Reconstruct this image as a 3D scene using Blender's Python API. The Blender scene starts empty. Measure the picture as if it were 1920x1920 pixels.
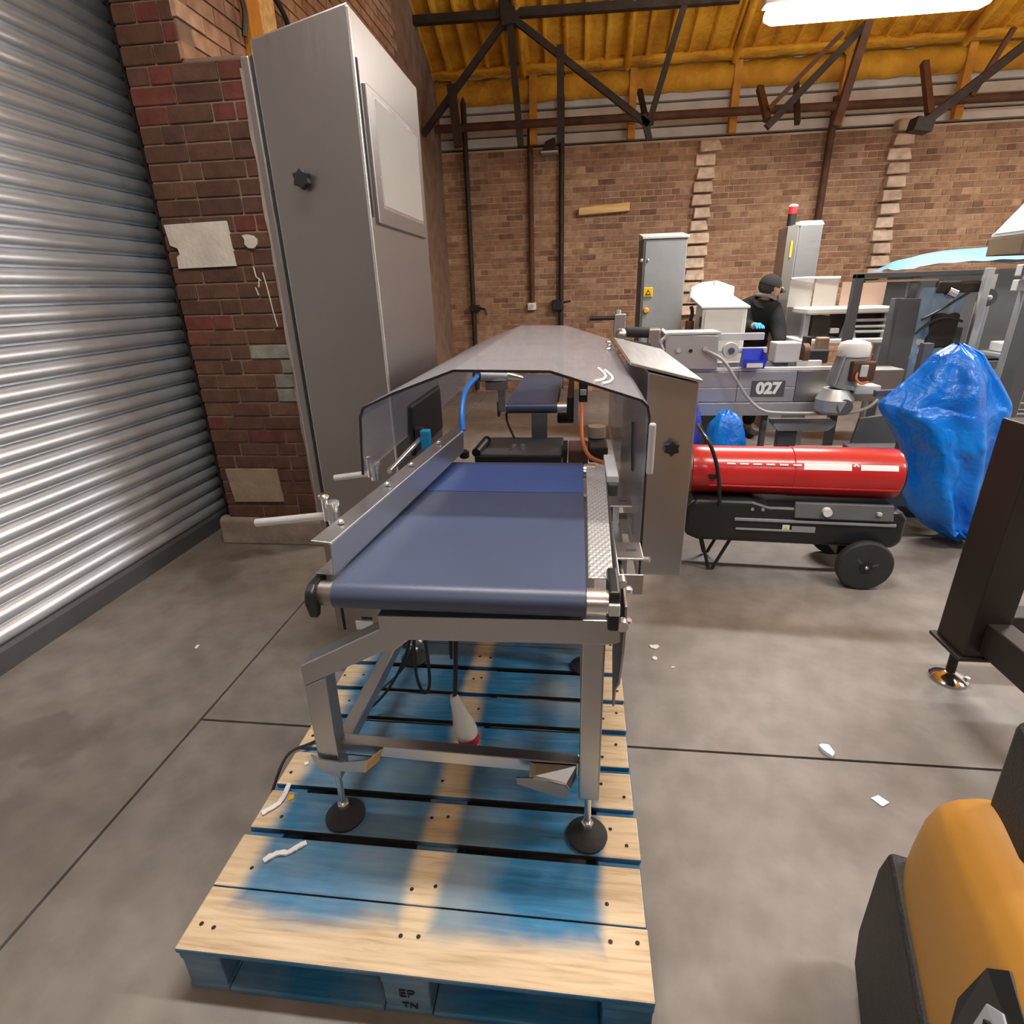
import bpy, bmesh, math, random
from mathutils import Vector, Matrix, noise
R = random.Random(7)
PI = math.pi
scene = bpy.context.scene
COL = scene.collection

# ------------------------------------------------------------------ camera
cam_d = bpy.data.cameras.new('camera'); cam = bpy.data.objects.new('camera', cam_d); COL.objects.link(cam)
cam_d.sensor_width = 36.0; cam_d.lens = 36.0 * 1036.4 / 1920.0; cam_d.clip_start = 0.02; cam_d.clip_end = 60
def cam_matrix(pitch, roll, yaw, h):
    cy, sy, cp, sp = math.cos(yaw), math.sin(yaw), math.cos(pitch), math.sin(pitch)
    w = Vector((sy * cp, cy * cp, -sp)); rt = Vector((cy, -sy, 0)); up = rt.cross(w)
    r = math.cos(roll) * rt + math.sin(roll) * up; u = -math.sin(roll) * rt + math.cos(roll) * up
    m = Matrix(((r.x, u.x, -w.x, 0), (r.y, u.y, -w.y, 0), (r.z, u.z, -w.z, h), (0, 0, 0, 1)))
    return m
cam.matrix_world = cam_matrix(.382134, -.030097, -.123548, 1.45)
scene.camera = cam

# ------------------------------------------------------------------ world, exposure
world = bpy.data.worlds.new('world'); scene.world = world; world.use_nodes = True
world.node_tree.nodes['Background'].inputs[0].default_value = (.9, .95, 1, 1)
world.node_tree.nodes['Background'].inputs[1].default_value = .15
vs = scene.view_settings
vs.view_transform = 'Standard'; vs.look = 'None'; vs.gamma = 1; vs.use_curve_mapping = False; vs.exposure = 0.62
cy_ = scene.cycles
cy_.max_bounces = 4; cy_.diffuse_bounces = 3; cy_.glossy_bounces = 3; cy_.transmission_bounces = 2; cy_.transparent_max_bounces = 6
cy_.use_adaptive_sampling = True; cy_.adaptive_threshold = .05; cy_.adaptive_min_samples = 16; cy_.sample_clamp_indirect = 6.0; cy_.caustics_reflective = False; cy_.caustics_refractive = False
LAMP_W = 30.0          # watts per twin-tube batten
LAMP_COL = (1.0, .98, .945)

# ------------------------------------------------------------------ materials
MATS = {}
def nt(name):
    m = bpy.data.materials.new(name); m.use_nodes = True
    t = m.node_tree; b = t.nodes['Principled BSDF']; MATS[name] = m
    return m, t, b
def N(t, typ, **kw):
    n = t.nodes.new(typ)
    for k, v in kw.items():
        if k in n.inputs: n.inputs[k].default_value = v
        else: setattr(n, k, v)
    return n
def ramp(t, pts):
    n = t.nodes.new('ShaderNodeValToRGB'); e = n.color_ramp.elements
    while len(e) < len(pts): e.new(.5)
    for i, (p, c) in enumerate(pts):
        e[i].position = p; e[i].color = (*c, 1)
    return n
def mixc(t, a, b, fac, mode='MIX'):
    n = t.nodes.new('ShaderNodeMix'); n.data_type = 'RGBA'; n.blend_type = mode
    for s, v in ((0, fac), (6, a), (7, b)):
        if hasattr(v, 'links') or hasattr(v, 'node'): t.links.new(v, n.inputs[s])
        elif s == 0: n.inputs[0].default_value = v
        else: n.inputs[s].default_value = (*v, 1)
    return n.outputs[2]
def coords(t, kind='Object', scale=(1, 1, 1)):
    c = t.nodes.new('ShaderNodeTexCoord'); m = t.nodes.new('ShaderNodeMapping'); m.inputs['Scale'].default_value = scale
    t.links.new(c.outputs[kind], m.inputs[0]); return m.outputs[0]
def mat(name, col, rough=.5, metal=0., var=.12, vscale=6., bump=0., bscale=60., spec=None, stretch=(1, 1, 1), coat=0, emit=None, alpha=None):
    m, t, b = nt(name)
    b.inputs['Roughness'].default_value = rough; b.inputs['Metallic'].default_value = metal
    if spec is not None: b.inputs['Specular IOR Level'].default_value = spec
    if coat: b.inputs['Coat Weight'].default_value = coat; b.inputs['Coat Roughness'].default_value = .15
    v = coords(t, 'Object', stretch)
    n = N(t, 'ShaderNodeTexNoise', Scale=vscale, Detail=5.0); t.links.new(v, n.inputs['Vector'])
    lo = tuple(c * (1 - var) for c in col); hi = tuple(min(1, c * (1 + var)) for c in col)
    r = ramp(t, [(.3, lo), (.7, hi)]); t.links.new(n.outputs[0], r.inputs[0]); t.links.new(r.outputs[0], b.inputs['Base Color'])
    if bump:
        n2 = N(t, 'ShaderNodeTexNoise', Scale=bscale, Detail=4.0); t.links.new(v, n2.inputs['Vector'])
        bp = N(t, 'ShaderNodeBump', Strength=bump, Distance=.01); t.links.new(n2.outputs[0], bp.inputs['Height']); t.links.new(bp.outputs[0], b.inputs['Normal'])
    if emit: b.inputs['Emission Color'].default_value = (*emit[0], 1); b.inputs['Emission Strength'].default_value = emit[1]
    return m
def steel(name, col=(.58, .56, .54), rough=.32, brush=(1, 1, 60), metal=1.0):
    m, t, b = nt(name)
    b.inputs['Metallic'].default_value = metal; b.inputs['Base Color'].default_value = (*col, 1)
    v = coords(t, 'Object', brush)
    n = N(t, 'ShaderNodeTexNoise', Scale=6.0, Detail=6.0); t.links.new(v, n.inputs['Vector'])
    mr = N(t, 'ShaderNodeMapRange'); mr.inputs['To Min'].default_value = rough - .07; mr.inputs['To Max'].default_value = rough + .1
    t.links.new(n.outputs[0], mr.inputs[0]); t.links.new(mr.outputs[0], b.inputs['Roughness'])
    n2 = N(t, 'ShaderNodeTexNoise', Scale=2.5, Detail=3.0); t.links.new(coords(t), n2.inputs['Vector'])
    c = mixc(t, tuple(x * .88 for x in col), tuple(min(1, x * 1.07) for x in col), n2.outputs[0]); t.links.new(c, b.inputs['Base Color'])
    return m
steel('stainless', (.60, .61, .63)); steel('stainless_sheet', (.49, .50, .52), .36, (70, 70, 1)); steel('cabinet_steel', (.37, .345, .335), .34, (70, 70, 1)); steel('stainless_dark', (.36, .33, .31), .38)
steel('white_steel', (.86, .87, .88), .3, (1, 1, 1), .7); steel('bright_steel', (.82, .82, .83), .24, (1, 1, 1), .9); steel('chrome', (.85, .85, .85), .08)
steel('galvanised', (.78, .83, .90), .36, (1, 4, 4), .70); steel('grey_steel', (.52, .54, .56), .42, (1, 1, 60), .75)
mat('grey_paint', (.27, .28, .29), .45, 0, .08); mat('dark_grey_paint', (.085, .088, .095), .5, 0, .1); mat('light_grey_paint', (.52, .53, .54), .4, 0, .06)
mat('white_paint', (.80, .80, .78), .4, 0, .04); mat('cream_plastic', (.78, .77, .72), .45, 0, .05)
mat('black_plastic', (.012, .012, .013), .42, 0, .2); mat('black_rubber', (.02, .02, .022), .7, 0, .2, bump=.15)
mat('black_paint', (.014, .014, .016), .35, 0, .2); mat('brown_black_paint', (.022, .014, .011), .5, 0, .35, 3)
mat('dark_iron', (.035, .026, .022), .6, .3, .4, 8, .3); mat('rust_iron', (.11, .05, .03), .7, .2, .35, 6, .3)
mat('belt_blue', (.058, .078, .140), .40, 0, .10, 3, .05, 400); mat('belt_blue_light', (.05, .095, .27), .42, 0, .1, 3)
mat('red_paint', (.50, .022, .022), .28, 0, .1, 5, coat=.4); mat('decal_white', (.85, .85, .85), .4, 0, .03); mat('decal_red', (.55, .03, .03), .4, 0, .05)
mat('orange_cable', (.75, .19, .06), .45, 0, .05); mat('blue_hose', (.02, .22, .75), .35, 0, .05); mat('grey_cable', (.36, .36, .35), .5, 0, .05); mat('black_cable', (.012, .012, .012), .5, 0, .1)
mat('blue_plastic', (.03, .06, .55), .4, 0, .1); mat('blue_block', (.02, .28, .60), .4, 0, .05); mat('sign_yellow', (.80, .50, .02), .45, 0, .05); mat('knob_orange', (.80, .38, .03), .4, 0, .05)
mat('beacon_red', (.70, .015, .02), .3, 0, .05); mat('plug_white', (.75, .74, .70), .45, 0, .06); mat('plug_red', (.60, .03, .03), .4, 0, .05)
mat('truck_yellow', (.50, .235, .035), .5, 0, .08, 3); mat('truck_black', (.018, .016, .015), .6, 0, .25, 30, .3, 200); mat('decal_grey', (.48, .52, .56), .45, 0, .05); mat('decal_black', (.01, .01, .012), .4, 0, .1)
mat('wood_pale', (.78, .52, .22), .65, 0, .25, 3, .2, 30, stretch=(.5, 8, 8)); mat('card_brown', (.16, .11, .06), .8, 0, .15)
mat('plaster_white', (.66, .60, .53), .85, 0, .14, 9, .25, 40); mat('plaster_beige', (.36, .27, .19), .9, 0, .14, 9, .3, 40); mat('paper_white', (.85, .86, .88), .7, 0, .05, 20, .2)
mat('yellow_post', (.62, .26, .03), .7, 0, .3, 5, .3); mat('cladding', (.66, .63, .59), .6, 0, .16, 3); mat('concrete_plinth', (.33, .26, .21), .85, 0, .25, 8, .4, 30)
mat('person_black', (.0035, .0035, .004), .9, 0, .3, 20, .3, 90); mat('skin', (.45, .26, .18), .55, 0, .06); mat('hair_dark', (.02, .016, .013), .7, 0, .2); mat('glove_blue', (.03, .30, .72), .4, 0, .05); mat('collar_grey', (.25, .25, .26), .8, 0, .1)
mat('screen_face', (.42, .42, .41), .22, 0, .03, 3, spec=.7); mat('label_white', (.72, .73, .73), .5, 0, .05)
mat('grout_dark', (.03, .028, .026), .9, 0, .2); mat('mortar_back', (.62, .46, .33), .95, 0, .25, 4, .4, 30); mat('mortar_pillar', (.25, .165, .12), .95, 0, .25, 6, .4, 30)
mat('pale_wall', (.62, .63, .63), .7, 0, .08, 1.5)
mat('ply_panel', (.30, .20, .15), .6, 0, .1, 3)

def brick_mat(name, cols, island=False, rough=.85):
    m, t, b = nt(name); b.inputs['Roughness'].default_value = rough
    if island: src = t.nodes.new('ShaderNodeNewGeometry').outputs['Random Per Island']
    else: src = t.nodes.new('ShaderNodeObjectInfo').outputs['Random']
    k = len(cols) - 1
    r = ramp(t, [(i / k, c) for i, c in enumerate(cols)]); t.links.new(src, r.inputs[0])
    g = t.nodes.new('ShaderNodeNewGeometry'); n = N(t, 'ShaderNodeTexNoise', Scale=14.0, Detail=6.0); t.links.new(g.outputs['Position'], n.inputs['Vector'])
    n3 = N(t, 'ShaderNodeTexNoise', Scale=.9, Detail=3.0); t.links.new(g.outputs['Position'], n3.inputs['Vector'])
    r2 = ramp(t, [(.3, (.72, .70, .68)), (.72, (1.25, 1.22, 1.18))]); t.links.new(n.outputs[0], r2.inputs[0])
    c = mixc(t, r.outputs[0], r2.outputs[0], 1.0, 'MULTIPLY')
    r3 = ramp(t, [(.38, (.80, .76, .74)), (.62, (1.12, 1.1, 1.06))]); t.links.new(n3.outputs[0], r3.inputs[0])
    c = mixc(t, c, r3.outputs[0], 1.0, 'MULTIPLY'); t.links.new(c, b.inputs['Base Color'])
    n2 = N(t, 'ShaderNodeTexNoise', Scale=55.0, Detail=4.0); t.links.new(g.outputs['Position'], n2.inputs['Vector'])
    bp = N(t, 'ShaderNodeBump', Strength=.45, Distance=.006); t.links.new(n2.outputs[0], bp.inputs['Height']); t.links.new(bp.outputs[0], b.inputs['Normal'])
BK = [(.20, .105, .072), (.40, .245, .155), (.33, .180, .115), (.44, .28, .18), (.27, .145, .095), (.42, .26, .165), (.50, .335, .225)]
brick_mat('brick_back', BK); brick_mat('brick_back_stuff', BK, True)
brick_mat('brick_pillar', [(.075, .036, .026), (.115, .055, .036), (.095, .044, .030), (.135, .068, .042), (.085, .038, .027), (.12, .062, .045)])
brick_mat('brick_red', [(.16, .042, .034), (.12, .038, .030), (.19, .055, .042)]); brick_mat('brick_grey', [(.24, .25, .22), (.20, .20, .18)]); brick_mat('brick_side', [(.42, .26, .17), (.52, .36, .26), (.34, .20, .13)])
brick_mat('brick_tooth', [(.70, .56, .46), (.78, .66, .56), (.60, .46, .36)])

def floor_mat():
    m, t, b = nt('concrete')
    g = t.nodes.new('ShaderNodeNewGeometry').outputs['Position']
    n1 = N(t, 'ShaderNodeTexNoise', Scale=1.1, Detail=7.0, Roughness=.6); n2 = N(t, 'ShaderNodeTexNoise', Scale=9.0, Detail=8.0); n3 = N(t, 'ShaderNodeTexNoise', Scale=.55, Detail=4.0)
    for n in (n1, n2, n3): t.links.new(g, n.inputs['Vector'])
    r = ramp(t, [(.28, (.165, .146, .133)), (.5, (.235, .212, .194)), (.72, (.30, .273, .252))]); t.links.new(n1.outputs[0], r.inputs[0])
    r2 = ramp(t, [(.35, (.86, .85, .84)), (.65, (1.1, 1.1, 1.1))]); t.links.new(n2.outputs[0], r2.inputs[0])
    c = mixc(t, r.outputs[0], r2.outputs[0], 1.0, 'MULTIPLY')
    r3 = ramp(t, [(.60, (1, 1, 1)), (.70, (.62, .55, .50))]); t.links.new(n3.outputs[0], r3.inputs[0])
    c = mixc(t, c, r3.outputs[0], .7, 'MULTIPLY')
    nd = N(t, 'ShaderNodeTexNoise', Scale=6.0, Detail=4.0); t.links.new(g, nd.inputs['Vector'])
    of = N(t, 'ShaderNodeVectorMath', operation='MULTIPLY_ADD'); of.inputs[1].default_value = (.35, .35, 0); t.links.new(nd.outputs['Color'], of.inputs[0]); t.links.new(g, of.inputs[2])
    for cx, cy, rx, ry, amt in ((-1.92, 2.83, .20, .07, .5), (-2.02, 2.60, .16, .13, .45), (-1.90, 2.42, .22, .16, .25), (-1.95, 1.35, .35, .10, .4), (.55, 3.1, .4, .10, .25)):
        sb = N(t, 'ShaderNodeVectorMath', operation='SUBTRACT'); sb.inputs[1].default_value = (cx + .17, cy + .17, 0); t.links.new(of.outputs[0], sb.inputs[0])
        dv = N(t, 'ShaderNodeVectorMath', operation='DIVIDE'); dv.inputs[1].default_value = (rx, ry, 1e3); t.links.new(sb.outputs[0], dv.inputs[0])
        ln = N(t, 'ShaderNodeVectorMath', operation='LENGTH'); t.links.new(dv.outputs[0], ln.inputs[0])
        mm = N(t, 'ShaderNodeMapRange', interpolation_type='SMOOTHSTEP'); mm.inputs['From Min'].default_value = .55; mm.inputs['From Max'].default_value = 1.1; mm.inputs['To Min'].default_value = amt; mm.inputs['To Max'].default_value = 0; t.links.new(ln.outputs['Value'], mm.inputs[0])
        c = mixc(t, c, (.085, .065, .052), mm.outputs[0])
    t.links.new(c, b.inputs['Base Color'])
    mr = N(t, 'ShaderNodeMapRange'); mr.inputs['To Min'].default_value = .42; mr.inputs['To Max'].default_value = .7; t.links.new(n1.outputs[0], mr.inputs[0]); t.links.new(mr.outputs[0], b.inputs['Roughness'])
    bp = N(t, 'ShaderNodeBump', Strength=.12, Distance=.01); t.links.new(n2.outputs[0], bp.inputs['Height']); t.links.new(bp.outputs[0], b.inputs['Normal'])
floor_mat()

def foam_mat():
    m, t, b = nt('yellow_foam'); b.inputs['Roughness'].default_value = .75
    g = t.nodes.new('ShaderNodeNewGeometry').outputs['Position']
    n1 = N(t, 'ShaderNodeTexNoise', Scale=3.0, Detail=6.0); n2 = N(t, 'ShaderNodeTexNoise', Scale=16.0, Detail=5.0)
    t.links.new(g, n1.inputs['Vector']); t.links.new(g, n2.inputs['Vector'])
    r = ramp(t, [(.3, (.50, .19, .008)), (.55, (.70, .32, .014)), (.75, (.78, .40, .03))]); t.links.new(n1.outputs[0], r.inputs[0]); t.links.new(r.outputs[0], b.inputs['Base Color'])
    bp = N(t, 'ShaderNodeBump', Strength=.6, Distance=.03); t.links.new(n2.outputs[0], bp.inputs['Height']); t.links.new(bp.outputs[0], b.inputs['Normal'])
foam_mat()

def pallet_mat():
    # bare wood showing where the boards rest on the stringers and along the front; blue spray paint elsewhere
    m, t, b = nt('pallet_paint'); b.inputs['Roughness'].default_value = .62
    g = t.nodes.new('ShaderNodeNewGeometry').outputs['Position']
    sep = t.nodes.new('ShaderNodeSeparateXYZ')
    nw = N(t, 'ShaderNodeTexNoise', Scale=4.0, Detail=3.0); t.links.new(g, nw.inputs['Vector'])
    ofs = N(t, 'ShaderNodeVectorMath', operation='MULTIPLY_ADD'); ofs.inputs[1].default_value = (.07, .10, .0); t.links.new(nw.outputs['Color'], ofs.inputs[0]); t.links.new(g, ofs.inputs[2]); t.links.new(ofs.outputs[0], sep.inputs[0])
    X, Y = sep.outputs[0], sep.outputs[1]
    def band(src, c, half, soft):
        s = N(t, 'ShaderNodeMath', operation='SUBTRACT'); t.links.new(src, s.inputs[0]); s.inputs[1].default_value = c
        a = N(t, 'ShaderNodeMath', operation='ABSOLUTE'); t.links.new(s.outputs[0], a.inputs[0])
        mr = N(t, 'ShaderNodeMapRange', interpolation_type='SMOOTHSTEP'); mr.inputs['From Min'].default_value = half - soft; mr.inputs['From Max'].default_value = half + soft
        mr.inputs['To Min'].default_value = 1; mr.inputs['To Max'].default_value = 0; t.links.new(a.outputs[0], mr.inputs[0]); return mr.outputs[0]
    def mx(a, bb):
        s = N(t, 'ShaderNodeMath', operation='MAXIMUM'); t.links.new(a, s.inputs[0]); t.links.new(bb, s.inputs[1]); return s.outputs[0]
    wood = mx(mx(band(X, -.305, .036, .020), band(X, .22, .115, .018)), mx(band(X, -.90, .155, .030), band(Y, .63, .175, .035)))
    gn = t.nodes.new('ShaderNodeSeparateXYZ'); t.links.new(t.nodes.new('ShaderNodeNewGeometry').outputs['Normal'], gn.inputs[0])
    top = N(t, 'ShaderNodeMath', operation='GREATER_THAN'); t.links.new(gn.outputs[2], top.inputs[0]); top.inputs[1].default_value = .6
    hi = N(t, 'ShaderNodeMath', operation='GREATER_THAN'); t.links.new(sep.outputs[2], hi.inputs[0]); hi.inputs[1].default_value = .13
    th = N(t, 'ShaderNodeMath', operation='MULTIPLY'); t.links.new(top.outputs[0], th.inputs[0]); t.links.new(hi.outputs[0], th.inputs[1])
    wm = N(t, 'ShaderNodeMath', operation='MULTIPLY'); t.links.new(wood, wm.inputs[0]); t.links.new(th.outputs[0], wm.inputs[1])
    gr = N(t, 'ShaderNodeTexNoise', Scale=5.0, Detail=6.0, Distortion=.6); t.links.new(coords(t, 'Object', (1.2, 14, 14)), gr.inputs['Vector'])
    wr = ramp(t, [(.25, (.44, .31, .18)), (.5, (.66, .50, .32)), (.8, (.76, .61, .42))]); t.links.new(gr.outputs[0], wr.inputs[0])
    br = ramp(t, [(.25, (.010, .095, .21)), (.55, (.018, .165, .34)), (.8, (.06, .24, .40))]); t.links.new(gr.outputs[0], br.inputs[0])
    p = N(t, 'ShaderNodeTexNoise', Scale=3.2, Detail=5.0); t.links.new(g, p.inputs['Vector'])
    pr = ramp(t, [(.42, (0, 0, 0)), (.70, (.62, .62, .62))]); t.links.new(p.outputs[0], pr.inputs[0])
    bl = mixc(t, br.outputs[0], (.33, .35, .33), pr.outputs[0])
    c = mixc(t, bl, wr.outputs[0], wm.outputs[0])
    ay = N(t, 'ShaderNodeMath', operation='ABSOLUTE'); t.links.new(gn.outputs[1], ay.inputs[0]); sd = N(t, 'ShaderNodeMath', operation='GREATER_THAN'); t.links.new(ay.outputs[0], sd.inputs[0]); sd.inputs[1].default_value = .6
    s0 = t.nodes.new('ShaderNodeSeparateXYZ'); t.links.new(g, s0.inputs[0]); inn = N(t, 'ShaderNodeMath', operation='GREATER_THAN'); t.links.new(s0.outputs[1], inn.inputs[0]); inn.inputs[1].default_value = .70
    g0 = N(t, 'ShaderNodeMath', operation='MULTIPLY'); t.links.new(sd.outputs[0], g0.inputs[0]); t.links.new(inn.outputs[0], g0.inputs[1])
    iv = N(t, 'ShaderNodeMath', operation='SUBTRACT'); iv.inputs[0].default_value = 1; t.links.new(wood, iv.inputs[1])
    slot_shade = N(t, 'ShaderNodeMath', operation='MULTIPLY'); t.links.new(g0.outputs[0], slot_shade.inputs[0]); t.links.new(iv.outputs[0], slot_shade.inputs[1])
    c = mixc(t, c, (.012, .012, .013), slot_shade.outputs[0]); t.links.new(c, b.inputs['Base Color'])  # near-black on crosswise board sides paints in the shade of the slots
    bp = N(t, 'ShaderNodeBump', Strength=.15, Distance=.004); t.links.new(gr.outputs[0], bp.inputs['Height']); t.links.new(bp.outputs[0], b.inputs['Normal'])
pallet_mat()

def clear_mat(name, tint, body, fac, rough=.12, graze=0.0):
    m = bpy.data.materials.new(name); m.use_nodes = True; t = m.node_tree; t.nodes.clear(); MATS[name] = m
    out = t.nodes.new('ShaderNodeOutputMaterial'); tr = N(t, 'ShaderNodeBsdfTransparent'); tr.inputs[0].default_value = (*tint, 1)
    pb = t.nodes.new('ShaderNodeBsdfPrincipled'); pb.inputs['Base Color'].default_value = (*body, 1); pb.inputs['Roughness'].default_value = rough
    nz = N(t, 'ShaderNodeTexNoise', Scale=4.0, Detail=6.0); t.links.new(coords(t), nz.inputs['Vector'])
    mr = N(t, 'ShaderNodeMapRange'); mr.inputs['To Min'].default_value = fac - .08; mr.inputs['To Max'].default_value = fac + .10; t.links.new(nz.outputs[0], mr.inputs[0])
    lw = N(t, 'ShaderNodeLayerWeight', Blend=.5); fa = N(t, 'ShaderNodeMath', operation='MULTIPLY_ADD', use_clamp=True); t.links.new(lw.outputs['Facing'], fa.inputs[0]); fa.inputs[1].default_value = graze; t.links.new(mr.outputs[0], fa.inputs[2])
    mx = t.nodes.new('ShaderNodeMixShader'); t.links.new(fa.outputs[0], mx.inputs[0]); t.links.new(tr.outputs[0], mx.inputs[1]); t.links.new(pb.outputs[0], mx.inputs[2]); t.links.new(mx.outputs[0], out.inputs[0])
clear_mat('clear_hood', (.84, .84, .87), (.46, .455, .49), .13, .22, .30); clear_mat('clear_edge', (.3, .3, .32), (.05, .05, .055), .75); clear_mat('clear_film', (.75, .85, .95), (.30, .50, .75), .45, .3)
clear_mat('clear_guard', (.85, .83, .80), (.55, .52, .48), .45, .2); clear_mat('wrap_blue', (.5, .8, 1.0), (.25, .55, .88), .80, .25)

def bag_mat():
    m, t, b = nt('bag_blue'); b.inputs['Roughness'].default_value = .30
    g = t.nodes.new('ShaderNodeNewGeometry').outputs['Position']
    n = N(t, 'ShaderNodeTexNoise', Scale=3.5, Detail=5.0); t.links.new(g, n.inputs['Vector'])
    r = ramp(t, [(.3, (.0, .12, .60)), (.7, (.001, .24, .88))]); t.links.new(n.outputs[0], r.inputs[0]); t.links.new(r.outputs[0], b.inputs['Base Color'])
    n2 = N(t, 'ShaderNodeTexNoise', Scale=9.0, Detail=4.0, Distortion=1.5); t.links.new(g, n2.inputs['Vector'])
    bp = N(t, 'ShaderNodeBump', Strength=.45, Distance=.03); t.links.new(n2.outputs[0], bp.inputs['Height']); t.links.new(bp.outputs[0], b.inputs['Normal'])
    b.inputs['Subsurface Weight'].default_value = 0
bag_mat()
def tread_mat():
    m, t, b = nt('tread_plate'); b.inputs['Metallic'].default_value = .55; b.inputs['Base Color'].default_value = (.72, .73, .74, 1); b.inputs['Roughness'].default_value = .34
    w1 = N(t, 'ShaderNodeTexWave', Scale=42.0); w1.bands_direction = 'DIAGONAL'; t.links.new(coords(t, 'Object', (1, .55, 0)), w1.inputs['Vector'])
    w2 = N(t, 'ShaderNodeTexWave', Scale=42.0); w2.bands_direction = 'DIAGONAL'; t.links.new(coords(t, 'Object', (-1, .55, 0)), w2.inputs['Vector'])
    mu = N(t, 'ShaderNodeMath', operation='MULTIPLY'); t.links.new(w1.outputs[1], mu.inputs[0]); t.links.new(w2.outputs[1], mu.inputs[1])
    bp = N(t, 'ShaderNodeBump', Strength=.7, Distance=.004); t.links.new(mu.outputs[0], bp.inputs['Height']); t.links.new(bp.outputs[0], b.inputs['Normal'])
tread_mat()
m_, t_, b_ = nt('tube_light'); b_.inputs['Emission Color'].default_value = (1, .97, .90, 1); b_.inputs['Emission Strength'].default_value = 14; b_.inputs['Base Color'].default_value = (.9, .9, .9, 1)

# ------------------------------------------------------------------ mesh helpers
class MB:
    def __init__(s): s.v = []; s.f = []
    def add(s, vs, fs):
        k = len(s.v); s.v += [Vector(v) for v in vs]; s.f += [tuple(i + k for i in f) for f in fs]; return s
    def box(s, a, b):
        (x0, y0, z0), (x1, y1, z1) = a, b
        return s.add([(x0, y0, z0), (x1, y0, z0), (x1, y1, z0), (x0, y1, z0), (x0, y0, z1), (x1, y0, z1), (x1, y1, z1), (x0, y1, z1)],
                     [(3, 2, 1, 0), (4, 5, 6, 7), (0, 1, 5, 4), (1, 2, 6, 5), (2, 3, 7, 6), (3, 0, 4, 7)])
    def hexa(s, p): # 8 points bottom ring then top ring
        return s.add(p, [(3, 2, 1, 0), (4, 5, 6, 7), (0, 1, 5, 4), (1, 2, 6, 5), (2, 3, 7, 6), (3, 0, 4, 7)])
    def bar(s, a, b, w, h=None, up=(0, 0, 1)):
        h = h or w; a = Vector(a); b = Vector(b); d = (b - a).normalized(); u = Vector(up)
        if abs(d.dot(u)) > .95: u = Vector((0, 1, 0))
        x = d.cross(u).normalized() * (w / 2); y = x.cross(d).normalized() * (h / 2)
        return s.hexa([a - x - y, a + x - y, b + x - y, b - x - y, a - x + y, a + x + y, b + x + y, b - x + y])
    def cyl(s, a, b, r, n=20, r2=None, cap=True):
        return s.tube([a, b], [r, r if r2 is None else r2], n, cap)
    def tube(s, path, r, n=10, cap=True, closed=False):
        P = [Vector(p) for p in path]; rs = r if isinstance(r, (list, tuple)) else [r] * len(P); rings = []; k0 = len(s.v); u = None
        for i, p in enumerate(P):
            if closed: d = (P[(i + 1) % len(P)] - P[i - 1])
            else: d = (P[min(i + 1, len(P) - 1)] - P[max(i - 1, 0)])
            d.normalize()
            if u is None: u = d.orthogonal().normalized()
            else: u = (u - d * u.dot(d)).normalized()
            w = d.cross(u)
            s.v += [p + (u * math.cos(2 * PI * j / n) + w * math.sin(2 * PI * j / n)) * rs[i] for j in range(n)]
        m = len(P)
        for i in range(m if closed else m - 1):
            a, b = k0 + i * n, k0 + ((i + 1) % m) * n
            s.f += [(a + j, a + (j + 1) % n, b + (j + 1) % n, b + j) for j in range(n)]
        if cap and not closed: s.f += [tuple(k0 + j for j in reversed(range(n))), tuple(k0 + (m - 1) * n + j for j in range(n))]
        return s
    def lathe(s, prof, o=(0, 0, 0), ax='z', n=28):
        o = Vector(o); k0 = len(s.v); m = len(prof)
        def P(r, h, a):
            c, q = r * math.cos(a), r * math.sin(a)
            return {'z': Vector((c, q, h)), 'x': Vector((h, c, q)), 'y': Vector((q, h, c))}[ax]
        for r, h in prof: s.v += [o + P(r, h, 2 * PI * j / n) for j in range(n)]
        for i in range(m - 1):
            a, b = k0 + i * n, k0 + (i + 1) * n
            s.f += [(a + j, a + (j + 1) % n, b + (j + 1) % n, b + j) for j in range(n)]
        s.f += [tuple(k0 + j for j in reversed(range(n))), tuple(k0 + (m - 1) * n + j for j in range(n))]
        return s
    def prism(s, poly, h0, h1, ax='z'): # 2D polygon extruded along ax
        def P(p, h): return {'z': (p[0], p[1], h), 'y': (p[0], h, p[1]), 'x': (h, p[0], p[1])}[ax]
        n = len(poly)
        return s.add([P(p, h0) for p in poly] + [P(p, h1) for p in poly], [tuple(reversed(range(n))), tuple(range(n, 2 * n))] + [(i, (i + 1) % n, n + (i + 1) % n, n + i) for i in range(n)])
    def grid(s, fn, nu, nv, closed_u=False):
        k0 = len(s.v); s.v += [Vector(fn(i / (nu if closed_u else nu - 1), j / (nv - 1))) for j in range(nv) for i in range(nu)]
        for j in range(nv - 1):
            for i in range(nu if closed_u else nu - 1):
                a = k0 + j * nu; b = a + nu; s.f.append((a + i, a + (i + 1) % nu, b + (i + 1) % nu, b + i))
        return s
    def sphere(s, c, r, n=20, m=12, sc=(1, 1, 1)):
        return s.lathe([(max(1e-4, r * math.sin(PI * i / m)) , -r * math.cos(PI * i / m)) for i in range(m + 1)], (0, 0, 0), 'z', n) if False else s._sph(Vector(c), r, n, m, sc)
    def _sph(s, c, r, n, m, sc):
        k0 = len(s.v)
        for i in range(m + 1):
            a = PI * i / m; q = max(1e-3, math.sin(a))
            s.v += [c + Vector((r * q * math.cos(2 * PI * j / n) * sc[0], r * q * math.sin(2 * PI * j / n) * sc[1], -r * math.cos(a) * sc[2])) for j in range(n)]
        for i in range(m):
            a, b = k0 + i * n, k0 + (i + 1) * n
            s.f += [(a + j, a + (j + 1) % n, b + (j + 1) % n, b + j) for j in range(n)]
        return s
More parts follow.
